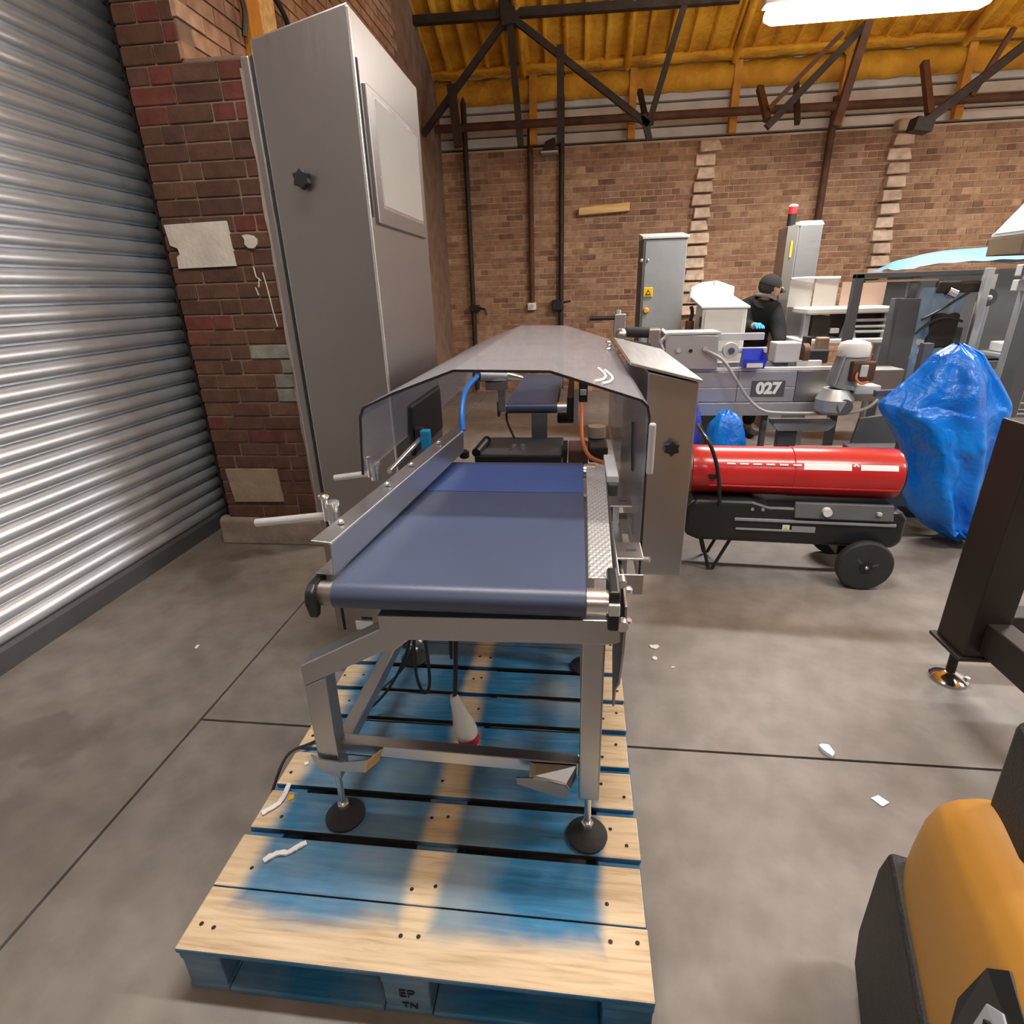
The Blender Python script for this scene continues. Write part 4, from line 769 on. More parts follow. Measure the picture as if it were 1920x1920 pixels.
# ================================================================== BLUE BAG over a low machine end
lm = thing('low_trolley', 'dark low trolley behind the blue bag', 'trolley', (2.05, 3.7, 0))
part('deck', B((1.80, 3.52, .10), (2.42, 3.90, .42)), 'dark_grey_paint', lm, None, bevel=.01); part('mast', MB().bar((1.99, 3.56, .40), (1.985, 3.54, 1.10), .05), 'dark_grey_paint', lm, None)
part('crossbar', MB().bar((1.75, 3.52, .82), (2.38, 3.55, .84), .035), 'dark_grey_paint', lm, None)
for x, y in ((1.88, 3.60), (2.36, 3.60), (1.88, 3.84), (2.36, 3.84)): part('castor', MB().cyl((x - .02, y, .055), (x + .02, y, .055), .055, 16), 'black_rubber', lm)
OUT = [(1.950, 1.985, 1.122), (1.862, 2.085, 1.072), (1.770, 2.205, .945), (1.642, 2.300, .812), (1.655, 2.305, .775), (1.745, 2.285, .655), (1.810, 2.275, .560), (1.845, 2.285, .430), (1.875, 2.290, .310), (1.925, 2.295, .200), (2.02, 2.300, .110), (2.12, 2.300, .060), (2.20, 2.285, .012)]
def bag_row(v):
    k = v * (len(OUT) - 1); i = min(int(k), len(OUT) - 2); f = k - i; return [OUT[i][q] * (1 - f) + OUT[i + 1][q] * f for q in range(3)]
def bag(u, v):
    l, r, z = bag_row(v); a = u * 2 * PI; c, s_ = math.cos(a), math.sin(a); mid = (l + r) / 2; hw = (r - l) / 2
    dep = .02 + .13 * math.sin(min(1, v * 2.2) * PI / 2) * (1 - .55 * max(0, v - .45) / .55)
    fold = .035 * math.sin(7 * a + 2.2 * v + 1.3 * math.sin(3 * v)) * min(1, v * 4) + .04 * abs(noise.noise((u * 9 + v * 2, v * 4, 3))) + .022 * abs(noise.noise((u * 22, v * 12 + u * 5, 8)))
    ridge = -.085 * max(0, 1 - abs(c * hw - .01 - .05 * v) / .16) * min(1, v * 5) * (1 - .5 * v) if s_ < 0 else 0
    return (mid - c * hw, 3.24 + s_ * (dep + fold * (.35 + .65 * abs(s_))) + ridge * 1.2, z + .018 * noise.noise((u * 12, v * 7, 5)) + (.04 * abs(s_) if v > .85 else 0))
single('plastic_bag', MB().grid(bag, 120, 90, True), 'bag_blue', 'large bright blue plastic bag draped over a trolley behind the heater', 'bag', smooth=3)

# ================================================================== DARK FRAME (right)
fr = thing('machine_stand', 'dark brown welded machine stand on a chrome foot at right', 'stand', (1.46, 1.93, 0))
part('post', MB().box((1.376, 1.80, .19), (1.50, 1.955, 1.02)), 'brown_black_paint', fr, None, bevel=.006)
part('foot_plate', MB().box((1.36, 1.79, .178), (1.515, 1.97, .192)), 'brown_black_paint', fr, None, bevel=.003)
part('bottom_rail', B((1.42, -.4, .215), (1.50, 1.80, .335)), 'brown_black_paint', fr, None, bevel=.006); part('rear_rail', B((1.50, 1.85, .24), (2.5, 1.94, .33)), 'brown_black_paint', fr, None, bevel=.006)
part('top_rail', B((1.42, -.4, .93), (1.50, 1.80, 1.02)), 'brown_black_paint', fr, None, bevel=.006); part('top_rail', B((1.50, 1.85, .90), (2.5, 1.94, 1.0)), 'brown_black_paint', fr, None, bevel=.006)
part('foot', MB().lathe([(.062, 0), (.064, .008), (.050, .020), (.020, .032), (.014, .036)], (1.450, 1.93, 0), 'z', 28), 'chrome', fr); part('foot_stem', MB().cyl((1.450, 1.93, .03), (1.447, 1.93, .18), .016, 16), 'dark_iron', fr)
part('foot_bolt', MB().lathe([(.009, .01), (.009, .026)], (1.500, 1.905, 0), 'z', 8), 'bright_steel', fr, None)
part('post', B((2.5, 1.80, 0), (2.62, 1.955, 1.02)), 'brown_black_paint', fr, None, bevel=.006)

# ================================================================== YELLOW TRUCK (bottom right)
tr = thing('pallet_truck', 'yellow and black powered pallet truck at bottom right', 'pallet truck', (.674, .82, 0), math.radians(-18), local=True)
TP = [(-.036, .375), (-.034, .44), (-.028, .52), (-.016, .565), (.006, .592), (.040, .612), (.10, .622), (.20, .628), (.32, .626), (.44, .612), (.53, .58), (.57, .52), (.58, .44), (.585, .375)]
def truck_shell(u, v):
    y = -.95 + .955 * u; e = max(0, (u - .86) / .14)
    k = v * (len(TP) - 1); i = min(int(k), len(TP) - 2); f = k - i; x = TP[i][0] * (1 - f) + TP[i + 1][0] * f; z = TP[i][1] * (1 - f) + TP[i + 1][1] * f
    z = .375 + (z - .375) * (1 + .95 * min(.5, -y)) * (1 - .10 * e ** 3); x = .27 + (x - .27) * (1 - .05 * e ** 3)
    return (x, y, z)
def capped(fn, nu, nv):
    mb = MB().grid(fn, nu, nv); mb.f += [tuple(j * nu for j in range(nv)), tuple(j * nu + nu - 1 for j in reversed(range(nv)))]; return mb
part('cover', capped(truck_shell, 40, 52), 'truck_yellow', tr, .9)
part('skirt', MB().prism([(-.95, .03), (.015, .03), (.048, .10), (.048, .30), (.02, .385), (-.95, .385)], -.047, .60, 'x'), 'truck_black', tr, None, bevel=.012, seg=3)
for x in (.06, .48): part('wheel', MB().cyl((x - .03, -.25, .055), (x + .03, -.25, .055), .055, 20), 'black_rubber', tr)
part('tiller_boot', MB().hexa([(.040, -.20, .60), (.42, -.20, .60), (.42, -.004, .58), (.055, -.004, .58), (.035, -.18, .80), (.36, -.18, .80), (.36, -.02, .80), (.040, -.02, .80)]), 'truck_black', tr, None, bevel=.025, seg=3)
part('tiller_arm', MB().bar((.23, -.14, .78), (.25, -.02, 1.05), .06, .06), 'truck_black', tr, None, bevel=.012)
def side_x(y, z):
    zz = .375 + (z - .375) / (1 + .95 * min(.5, -y))
    for (xa, za), (xb, zb) in zip(TP[:-1], TP[1:]):
        if za <= zz <= zb: return xa + (xb - xa) * (zz - za) / (zb - za)
    return TP[3][0]
def side_poly(pts, lift, th=.003):
    a = [(side_x(y, z) - lift, y, z) for y, z in pts]; b = [(p[0] + th, p[1], p[2]) for p in a]; n = len(a)
    return MB().add(a + b, [tuple(range(n)), tuple(reversed(range(n, 2 * n)))] + [(i, n + i, n + (i + 1) % n, (i + 1) % n) for i in range(n)])
part('badge', side_poly([(-.318, .512), (-.325, .60), (-.345, .635), (-.60, .635), (-.60, .46), (-.335, .46)], .004), 'decal_black', tr, None)
part('badge_sign', side_poly([(-.365, .525), (-.362, .585), (-.385, .61), (-.57, .61), (-.57, .49), (-.385, .495)], .006), 'decal_grey', tr, None, bevel=.001)
part('badge_mark', MB().tube([(side_x(y, z) - .008, y, z) for y, z in [(-.385, .585), (-.405, .56), (-.43, .53), (-.455, .52), (-.47, .54), (-.455, .565), (-.43, .56), (-.415, .54)]], .006, 6), 'decal_black', tr)

# ================================================================== BACKGROUND MACHINES
# 027 conveyor machine
m27 = thing('grey_conveyor', 'long grey conveyor machine marked 027 behind the heater', 'conveyor', (1.4, 4.6, 0))
part('bed', B((.30, 4.42, .60), (2.36, 4.64, .835)), 'grey_steel', m27, None, bevel=.006); part('lower_panel', B((.62, 4.40, .50), (1.90, 4.44, .60)), 'grey_steel', m27, None, bevel=.004)
for a, b, z0, z1 in ((.30, 1.20, .715, .832), (1.203, 1.62, .715, .832), (.30, 1.20, .605, .712), (1.203, 1.62, .605, .712), (1.623, 2.36, .605, .832)):
    part('side_panel', B((a, 4.405, z0), (b, 4.42, z1)), 'grey_steel' if a < 1.6 else 'stainless_dark', m27, None, bevel=.003)
part('top_rail', B((.85, 4.40, .835), (1.95, 4.43, .862)), 'white_paint', m27, None, bevel=.004); part('top_rail', B((.95, 4.55, .835), (1.60, 4.58, .885)), 'light_grey_paint', m27, None, bevel=.004)
part('number_plate', B((1.305, 4.398, .645), (1.545, 4.406, .765)), 'dark_grey_paint', m27, None, bevel=.002)
text_part('number', '027', .115, 'decal_white', m27, face_y(1.425, 4.396, .705), .002, 'white number 027', .006)
ctl = part('control_box', MB().hexa([(.66, 4.36, .865), (1.03, 4.36, .855), (1.03, 4.60, .855), (.66, 4.60, .865), (.63, 4.36, 1.115), (1.02, 4.36, 1.10), (1.02, 4.60, 1.10), (.63, 4.60, 1.115)]), 'grey_steel', m27, None, bevel=.006)
part('box_lid', B((.62, 4.35, 1.108), (1.03, 4.61, 1.126)), 'light_grey_paint', ctl, None, bevel=.004)
for x, z in ((.735, 1.00), (.925, 1.005)): part('gland', MB().cyl((x, 4.36, z), (x, 4.335, z), .016, 12), 'light_grey_paint', ctl)
part('button', MB().cyl((.825, 4.36, .995), (.825, 4.345, .995), .013, 12), 'black_plastic', ctl)
part('pulley', MB().lathe([(.055, 4.42), (.058, 4.43), (.058, 4.46), (.02, 4.47)], (1.13, 0, .985), 'y', 24), 'light_grey_paint', m27); part('pulley_hub', MB().cyl((1.13, 4.40, .985), (1.13, 4.43, .985), .022, 14), 'dark_grey_paint', m27)
part('arm_bar', B((1.16, 4.46, .96), (1.40, 4.50, 1.0)), 'light_grey_paint', m27, None, bevel=.003); part('arm_bar', B((1.02, 4.50, 1.05), (1.38, 4.54, 1.10)), 'light_grey_paint', m27, None, bevel=.003)
part('housing', B((1.46, 4.46, .885), (1.64, 4.62, 1.03)), 'light_grey_paint', m27, None, bevel=.01); part('disc', MB().cyl((1.66, 4.50, .95), (1.70, 4.50, .95), .07, 20), 'rust_iron', m27)
part('linkage', B((1.70, 4.50, .87), (1.86, 4.58, .97)), 'black_plastic', m27, None, bevel=.01); part('linkage', B((1.62, 4.45, .85), (1.80, 4.50, .90)), 'light_grey_paint', m27, None, bevel=.006)
for x, w in ((.78, .05), (1.14, .09), (1.44, .035), (2.25, .06)): part('leg', B((x, 4.46, 0), (x + w, 4.46 + .06, .60)), 'grey_steel' if x != 1.44 else 'dark_grey_paint', m27, None, bevel=.004)
part('tray', MB().prism([(1.54, .40), (1.58, .355), (1.95, .355), (2.0, .40), (2.0, .43), (1.54, .43)], 4.50, 4.63, 'y'), 'grey_paint', m27, None)
part('brace', B((.80, 4.48, .50), (1.20, 4.51, .53)), 'light_grey_paint', m27, None)
part('foot_block', B((1.60, 4.53, 0.20), (1.74, 4.62, .35)), 'dark_grey_paint', m27, None, bevel=.01); part('shelf', B((1.50, 4.5, .17), (2.3, 4.64, .20)), 'grey_steel', m27, None)
# clamp arms at its left end
ca = thing('pipe_clamp_arm', 'black and steel jointed arm at the left end of the grey conveyor', 'arm', (.35, 4.4, 1.0))
part('rod', MB().cyl((.08, 4.40, 1.235), (.27, 4.40, 1.235), .016, 12), 'black_plastic', ca); part('knuckle', B((.262, 4.37, 1.10), (.345, 4.44, 1.265)), 'stainless', ca, None, bevel=.008); part('grip', MB().cyl((.29, 4.40, 1.265), (.29, 4.40, 1.29), .02, 12), 'light_grey_paint', ca)
part('sleeve', MB().cyl((.35, 4.40, 1.135), (.52, 4.40, 1.125), .038, 16), 'black_rubber', ca); part('ball', MB().sphere((.315, 4.38, 1.12), .045, 16, 10), 'stainless', ca); part('clamp_block', B((.515, 4.36, .95), (.60, 4.46, 1.155)), 'stainless', ca, None, bevel=.01)
part('lever', MB().bar((.34, 4.34, 1.07), (.53, 4.34, 1.04), .03, .03), 'dark_grey_paint', ca, None); part('latch', MB().tube(spline([(.60, 4.325, 1.15), (.635, 4.32, 1.11), (.60, 4.32, 1.06), (.625, 4.32, 1.0)]), .013, 8), 'bright_steel', ca)
part('stand', B((.54, 4.40, .835), (.58, 4.44, .95)), 'stainless', ca, None)
single('machine_cable', MB().tube(spline([(.925, 4.33, 1.0), (1.05, 4.31, .93), (1.15, 4.29, .80), (1.26, 4.28, .65), (1.37, 4.28, .565), (1.50, 4.28, .545), (1.75, 4.26, .545), (1.93, 4.24, .545), (2.06, 4.22, .59), (2.13, 4.22, .65)]), .011, 10), 'grey_cable', 'thick grey cable sagging across the front of the 027 machine', 'cable')
t = thing('small_parts_bin', 'small bright blue plastic bin on the 027 machine', 'bin', (1.28, 4.36, .862))
part('bin', MB().add([(1.20, 4.30, .872), (1.345, 4.30, .866), (1.345, 4.42, .872), (1.20, 4.42, .872), (1.19, 4.28, .935), (1.355, 4.28, .927), (1.36, 4.44, .995), (1.215, 4.44, .995)], [(3, 2, 1, 0), (0, 1, 5, 4), (1, 2, 6, 5), (2, 3, 7, 6), (3, 0, 4, 7)]), 'blue_plastic', t, None); part('label_card', B((1.215, 4.272, .878), (1.325, 4.287, .908)), 'label_white', t, None)
# gear motor
gm = thing('gear_motor', 'upright grey gear motor with white cap and red terminal box', 'motor', (1.87, 4.2, .58))
def tilt(z): return 1.845 + (z - .60) * .17
part('gearbox', MB().lathe([(.09, .56), (.12, .58), (.125, .66), (.10, .70), (.085, .735)], (1.835, 4.22, 0), 'z', 20), 'grey_steel', gm, .4); part('output_flange', MB().cyl((1.86, 4.10, .62), (1.86, 4.13, .62), .055, 20), 'dark_grey_paint', gm)
part('motor_body', MB().tube([(tilt(.735), 4.22, .735), (tilt(.99), 4.22, .99)], .085, 24), 'grey_paint', gm)
for k in range(7): part('cooling_fin', MB().bar((tilt(.76) - .088 - .002 * k + .004, 4.18 + .02 * k - .03, .76), (tilt(.97) - .088 + .004, 4.18 + .02 * k - .03, .97), .010, .006), 'grey_steel', gm, None)
part('fan_cowl', MB().lathe([(.096, .955), (.100, .965), (.102, 1.02), (.090, 1.045), (.055, 1.058)], (tilt(1.0) - .01, 4.22, 0), 'z', 26), 'white_paint', gm)
part('terminal_box', B((1.86, 4.09, .80), (2.01, 4.16, .93)), 'rust_iron', gm, None, bevel=.01, label='dark red terminal box'); part('box_cover', B((1.905, 4.075, .83), (1.955, 4.09, .91)), 'light_grey_paint', gm, None, bevel=.006)
part('cable_loop', MB().tube(spline([(1.89, 4.08, .86), (1.885, 4.07, .82), (1.92, 4.065, .79), (1.965, 4.07, .80)]), .008, 8), 'orange_cable', gm); part('mount', B((1.93, 4.15, .70), (2.10, 4.28, .76)), 'light_grey_paint', gm, None, bevel=.01)
single('black_panel', MB().hexa([(1.86, 4.02, .0), (2.26, 4.02, .0), (2.26, 4.05, 0), (1.86, 4.05, 0), (1.94, 4.02, .56), (2.22, 4.02, .60), (2.22, 4.05, .60), (1.94, 4.05, .56)]), 'dark_grey_paint', 'black sheet panel standing between the heater and the gear motor', 'panel', bevel=.004)
# blue bag beneath
def blob(c, r, sd, squash=1):
    return MB().grid(lambda u, v: tuple(Vector(c) + Vector((math.cos(u * 2 * PI) * math.sin(v * PI) * r[0], math.sin(u * 2 * PI) * math.sin(v * PI) * r[1], -math.cos(v * PI) * r[2])) * (1 + .22 * noise.noise((math.cos(u * 2 * PI) * 2 + sd, math.sin(u * 2 * PI) * 2, v * 4)) + .06 * noise.noise((math.cos(u * 2 * PI) * 7, math.sin(u * 2 * PI) * 7, v * 14 + sd)))), 40, 26, True)
single('blue_sack', blob((1.07, 4.05, .30), (.145, .13, .30), 2), 'bag_blue', 'small blue plastic sack standing behind the left end of the heater', 'bag', smooth=3)
single('blue_sack', blob((.86, 4.25, .30), (.08, .10, .32), 9), 'blue_plastic', 'dark blue sack beside the stainless side box', 'bag', smooth=3)

# grey tower cabinet with yellow signs
tw = thing('grey_tower_cabinet', 'grey tower cabinet with yellow warning signs before the back wall', 'cabinet', (.74, 5.6, 0))
part('body', B((.555, 5.50, .0), (.935, 5.85, 1.83)), 'grey_paint', tw, None, bevel=.008); part('top_cap', MB().hexa([(.545, 5.48, 1.828), (.945, 5.48, 1.828), (.945, 5.86, 1.828), (.545, 5.86, 1.828), (.545, 5.48, 1.85), (.945, 5.48, 1.85), (.945, 5.86, 1.90), (.545, 5.86, 1.90)]), 'light_grey_paint', tw, None, bevel=.004)
part('door', B((.575, 5.488, .90), (.930, 5.50, 1.822)), 'grey_paint', tw, None, bevel=.004); part('side_strip', B((.545, 5.495, .0), (.556, 5.80, 1.828)), 'black_paint', tw, None)
wsn = part('warning_sign', B((.578, 5.480, 1.355), (.660, 5.488, 1.435)), 'sign_yellow', tw, None, bevel=.006, label='yellow warning sign'); part('triangle', MB().prism([(.594, 1.372), (.644, 1.372), (.619, 1.418)], 5.476, 5.480, 'y'), 'decal_black', wsn, None); part('triangle_inset', MB().prism([(.605, 1.379), (.633, 1.379), (.619, 1.405)], 5.474, 5.476, 'y'), 'sign_yellow', wsn, None)
part('isolator_knob', MB().lathe([(.024, 5.488), (.026, 5.47), (.018, 5.455)], (.608, 0, 1.24), 'y', 18), 'knob_orange', tw, label='orange isolator knob'); part('hinge', MB().sphere((.545, 5.49, 1.66), .018, 10, 8), 'chrome', tw); part('lock', MB().sphere((.602, 5.485, 1.66), .012, 10, 8), 'bright_steel', tw)

# tower with beacon
tb = thing('beacon_tower', 'tall steel tower with a red beacon beside the worker', 'tower', (2.1, 6.1, 0))
part('body', B((1.955, 6.0, .0), (2.225, 6.35, 1.935)), 'grey_steel', tb, None, bevel=.012); part('brown_side', B((1.945, 6.0, .0), (1.957, 6.34, 1.925)), 'ply_panel', tb, None)
part('side_flank', MB().hexa([(1.925, 5.995, .9), (2.01, 5.985, .9), (2.01, 6.0, .9), (1.925, 6.0, .9), (1.915, 5.995, 1.925), (2.005, 5.985, 1.935), (2.005, 6.0, 1.935), (1.915, 6.0, 1.925)]), 'stainless_dark', tb, None); part('nameplate', B((1.955, 5.975, 1.66), (1.972, 5.99, 1.80)), 'sign_yellow', tb, None)
part('top_cap', MB().hexa([(2.0, 5.98, 1.925), (2.235, 5.98, 1.925), (2.235, 6.36, 1.925), (2.0, 6.36, 1.925), (2.02, 6.0, 1.965), (2.215, 6.0, 1.965), (2.215, 6.34, 1.965), (2.02, 6.34, 1.965)]), 'white_paint', tb, None, bevel=.01); part('face_plate', B((2.02, 5.985, .92), (2.22, 6.0, 1.93)), 'stainless', tb, None, bevel=.004)
bc = part('beacon', MB().cyl((1.955, 6.05, 1.93), (1.955, 6.05, 2.03), .038, 18), 'black_plastic', tb); part('beacon_lens', MB().lathe([(.038, 2.03), (.038, 2.085), (.036, 2.09)], (1.955, 6.05, 0), 'z', 18), 'beacon_red', bc); part('beacon_cap', MB().lathe([(.040, 2.09), (.038, 2.102), (.02, 2.11)], (1.955, 6.05, 0), 'z', 18), 'white_paint', bc)

# white cabinet machine
wm = thing('white_machine', 'white enamelled cabinet machine with raised back panel', 'machine', (1.22, 5.3, 0))
part('front_box', B((1.045, 5.15, .60), (1.415, 5.45, 1.27)), 'white_paint', wm, None, bevel=.012); part('door', B((1.065, 5.138, .90), (1.385, 5.15, 1.235)), 'white_paint', wm, None, bevel=.008)
part('top', MB().hexa([(1.03, 5.13, 1.255), (1.43, 5.13, 1.25), (1.38, 5.50, 1.325), (1.0, 5.50, 1.33), (1.03, 5.13, 1.275), (1.43, 5.13, 1.27), (1.38, 5.50, 1.345), (1.0, 5.50, 1.35)]), 'white_paint', wm, None, bevel=.006)
part('back_panel', MB().prism([(.985, 1.30), (1.375, 1.30), (1.375, 1.42), (1.22, 1.475), (1.10, 1.465), (1.0, 1.42)], 5.50, 5.56, 'y'), 'white_paint', wm, None, bevel=.008); part('hook', MB().tube(spline([(1.19, 5.49, 1.465), (1.19, 5.46, 1.44), (1.20, 5.48, 1.42)]), .010, 8), 'grey_steel', wm); part('plinth', B((1.06, 5.18, 0), (1.40, 5.45, .60)), 'dark_grey_paint', wm, None)
part('latch', B((1.035, 5.16, 1.10), (1.047, 5.20, 1.19)), 'black_plastic', wm, None)
t = thing('junction_box', 'small dark switch box between tower cabinet and white machine', 'box', (.98, 5.35, 0)); part('box', B((.955, 5.33, 1.03), (1.02, 5.40, 1.15)), 'rust_iron', t, None, bevel=.006); part('stalk', MB().tube(spline([(.99, 5.36, 1.15), (1.0, 5.36, 1.22), (.985, 5.36, 1.27)]), .016, 8), 'black_plastic', t); part('post', B((.965, 5.345, 0), (1.01, 5.385, 1.03)), 'dark_grey_paint', t, None)

# ------------------------------------------------------------------ worker
def skin_mesh(name, verts, edges, m, parent, root=0, sub=2):
    me = bpy.data.meshes.new(name); off = ORG[parent.name]; me.from_pydata([Vector(v[0]) - off for v in verts], edges, []); o = bpy.data.objects.new(name, me); link(o, parent)
    sk = o.modifiers.new('skin', 'SKIN'); sk.use_smooth_shade = True
    if not me.skin_vertices: me.skin_vertices.new() if hasattr(me.skin_vertices, 'new') else None
    for i, v in enumerate(verts):
        d = me.skin_vertices[0].data[i]; r = v[1]; d.radius = r if isinstance(r, tuple) else (r, r); d.use_root = (i == root)
    s_ = o.modifiers.new('sub', 'SUBSURF'); s_.levels = sub; s_.render_levels = sub
    me.materials.append(MATS[m]); ORG[o.name] = off; return o
pn = thing('person', 'worker in black jacket and cap bending beside the beacon tower', 'person', (1.66, 5.72, 0))
PELV, CH_, NK, HD = (1.645, 5.80, .88), (1.650, 5.66, 1.20), (1.672, 5.58, 1.335), (1.692, 5.545, 1.43)
ls, le, lh = (1.53, 5.66, 1.255), (1.52, 5.55, 1.06), (1.575, 5.38, 1.10)
rs_, re, rh = (1.765, 5.62, 1.22), (1.815, 5.54, 1.03), (1.80, 5.38, .90)
lk, la, lt = (1.57, 5.74, .47), (1.57, 5.84, .07), (1.57, 5.70, .04); rk, ra, rt_ = (1.73, 5.72, .47), (1.73, 5.82, .07), (1.74, 5.68, .04)
lhp, rhp = (1.575, 5.79, .84), (1.72, 5.79, .84)
bodyv = [(PELV, (.13, .10)), (CH_, (.12, .09)), (NK, (.045, .045)), (HD, (.072, .085)), ((1.700, 5.535, 1.49), (.06, .07)), (ls, .045), (le, .036), (lh, .028), (rs_, .045), (re, .042), (rh, .03), (lhp, .085), (lk, .06), (la, .045), (lt, .035), (rhp, .085), (rk, .06), (ra, .045), (rt_, .035)]
bode = [(0, 1), (1, 2), (2, 3), (3, 4), (1, 5), (5, 6), (6, 7), (1, 8), (8, 9), (9, 10), (0, 11), (11, 12), (12, 13), (13, 14), (0, 15), (15, 16), (16, 17), (17, 18)]
body = skin_mesh('body', bodyv, bode, 'skin', pn)
skin_mesh('jacket', [((1.645, 5.82, .80), (.155, .125)), ((1.648, 5.73, 1.05), (.165, .135)), (CH_, (.19, .16)), ((1.660, 5.61, 1.285), (.13, .12)), (ls, .10), (le, .075), ((1.565, 5.42, 1.085), .048), (rs_, .10), (re, .075), ((1.80, 5.40, .92), .048)], [(0, 1), (1, 2), (2, 3), (2, 4), (4, 5), (5, 6), (2, 7), (7, 8), (8, 9)], 'person_black', pn)
skin_mesh('trousers', [((1.645, 5.81, .86), (.15, .12)), (lhp, .10), (lk, .078), ((1.57, 5.83, .10), .065), (rhp, .10), (rk, .078), ((1.73, 5.81, .10), .065)], [(0, 1), (1, 2), (2, 3), (0, 4), (4, 5), (5, 6)], 'person_black', pn)
for a, b in ((la, lt), (ra, rt_)): part('shoe', MB().sphere(((a[0] + b[0]) / 2, (a[1] + b[1]) / 2 - .02, .045), .05, 16, 10, (.95, 2.5, .9)), 'black_rubber', pn)
cp = part('cap', MB().grid(lambda u, v: tuple(Vector((1.690, 5.545, 1.430)) + Matrix.Rotation(.35, 3, 'Y') @ Vector((math.cos(u * 2 * PI) * math.cos(v * PI / 2) * .098, math.sin(u * 2 * PI) * math.cos(v * PI / 2) * .100, math.sin(v * PI / 2) * .100 - .012))), 28, 10, True), 'person_black', pn)
part('cap_peak', MB().grid(lambda u, v: (1.69 + .085 + v * .055 * math.sin(u * PI), 5.545 + (u - .5) * .15, 1.405 - v * .045 - .006 * math.cos(u * 2 * PI)), 12, 5), 'person_black', cp)
part('hair', MB().sphere((1.682, 5.550, 1.418), .092, 20, 12, (.98, 1.02, .85)), 'hair_dark', pn)
part('face', MB().sphere((1.722, 5.535, 1.400), .072, 20, 14, (.85, .95, 1.15)), 'skin', pn); part('nose', MB().sphere((1.786, 5.530, 1.392), .014, 10, 8, (1.2, .8, 1.3)), 'skin', pn)
for dy in (-.028, .028): part('eye', MB().sphere((1.776, 5.535 + dy, 1.412), .009, 10, 8), 'hair_dark', pn)
part('mouth', MB().sphere((1.778, 5.530, 1.358), .018, 10, 6, (.4, 1, .3)), 'rust_iron', pn); part('ear', MB().sphere((1.712, 5.463, 1.398), .020, 10, 8, (.7, .4, 1.1)), 'skin', pn)
part('collar', MB().tube([(1.672 + .078 * math.cos(a), 5.575 + .075 * math.sin(a), 1.325 + .025 * math.cos(a + 2.6)) for a in [2 * PI * i / 20 for i in range(20)]], .016, 8, closed=True), 'collar_grey', pn)
def hand(c, d, side):
    c = Vector(c); d = Vector(d).normalized(); x = d.cross(Vector((0, 0, 1))).normalized() * side
    vs_ = [(c, (.032, .022)), (c + d * .05, (.036, .020))]; es = [(0, 1)]
    for k, (o_, L) in enumerate(((-.03, .062), (-.010, .072), (.010, .068), (.028, .052))):
        n = len(vs_); b_ = c + d * .06 + x * o_; vs_ += [(b_, .0095), (b_ + d * L * .5 + Vector((0, 0, -.008)), .009), (b_ + d * L * .85 + Vector((0, 0, -.030)), .008)]; es += [(1, n), (n, n + 1), (n + 1, n + 2)]
    n = len(vs_); vs_ += [(c + x * -.036 + d * .02, .011), (c + x * -.055 + d * .05 + Vector((0, 0, -.012)), .0095)]; es += [(0, n), (n, n + 1)]
    return vs_, es
hv, he = hand((1.565, 5.40, 1.095), (.15, -1, .05), 1); skin_mesh('glove', [((p), r) for p, r in hv], he, 'glove_blue', pn, 0, 2)
hv, he = hand((1.80, 5.36, .89), (.05, -1, -.1), -1); skin_mesh('glove', [((p), r) for p, r in hv], he, 'glove_blue', pn, 0, 2)

# ------------------------------------------------------------------ conveyors, guards and gantry behind the motor
gt = thing('gantry', 'dark grey steel gantry standing behind the gear motor', 'gantry', (2.5, 4.75, 0))
part('post', B((2.035, 4.70, 0), (2.095, 4.76, 1.485)), 'dark_grey_paint', gt, None, bevel=.004); part('beam', B((2.035, 4.70, 1.455), (3.0, 4.76, 1.492)), 'dark_grey_paint', gt, None, bevel=.004); part('beam_strip', B((2.10, 4.69, 1.425), (2.60, 4.72, 1.440)), 'plaster_beige', gt, None)
part('post', B((2.43, 4.71, 1.20), (2.485, 4.76, 1.455)), 'dark_grey_paint', gt, None, bevel=.004); part('wide_post', MB().hexa([(2.345, 4.66, .0), (2.535, 4.66, .0), (2.535, 4.80, .0), (2.345, 4.80, .0), (2.355, 4.66, 1.31), (2.50, 4.66, 1.31), (2.50, 4.80, 1.31), (2.355, 4.80, 1.31)]), 'dark_grey_paint', gt, None, bevel=.006)
part('post', B((2.93, 4.70, 0), (3.0, 4.76, 1.46)), 'grey_steel', gt, None, bevel=.004); part('film', MB().grid(lambda u, v: (2.50 + .30 * u + .03 * noise.noise((u * 3, v * 5, 0)), 4.68 + .04 * noise.noise((u * 5, v * 5, 3)), 1.38 - .72 * v - .1 * u * v), 24, 30), 'clear_film', gt, 3)
part('bracket', B((2.60, 4.66, 1.34), (2.90, 4.72, 1.42)), 'dark_iron', gt, None, bevel=.01); part('red_strip', B((2.74, 4.655, 1.395), (2.86, 4.66, 1.42)), 'rust_iron', gt, None); part('pivot', MB().cyl((2.95, 4.66, 1.30), (2.95, 4.70, 1.30), .06, 20), 'dark_grey_paint', gt); part('pivot_pin', MB().sphere((2.95, 4.65, 1.30), .018, 10, 8), 'light_grey_paint', gt)
part('gas_strut', MB().cyl((2.935, 4.66, 1.22), (2.86, 4.66, .82), .014, 12), 'light_grey_paint', gt); part('cylinder', MB().cyl((2.66, 4.66, 1.355), (2.72, 4.66, 1.33), .032, 14), 'chrome', gt)
for z in (1.0, .93, .86): part('slat', MB().bar((2.545, 4.70, z), (2.60, 4.70, z - .01), .03, .04), 'light_grey_paint', gt, None)
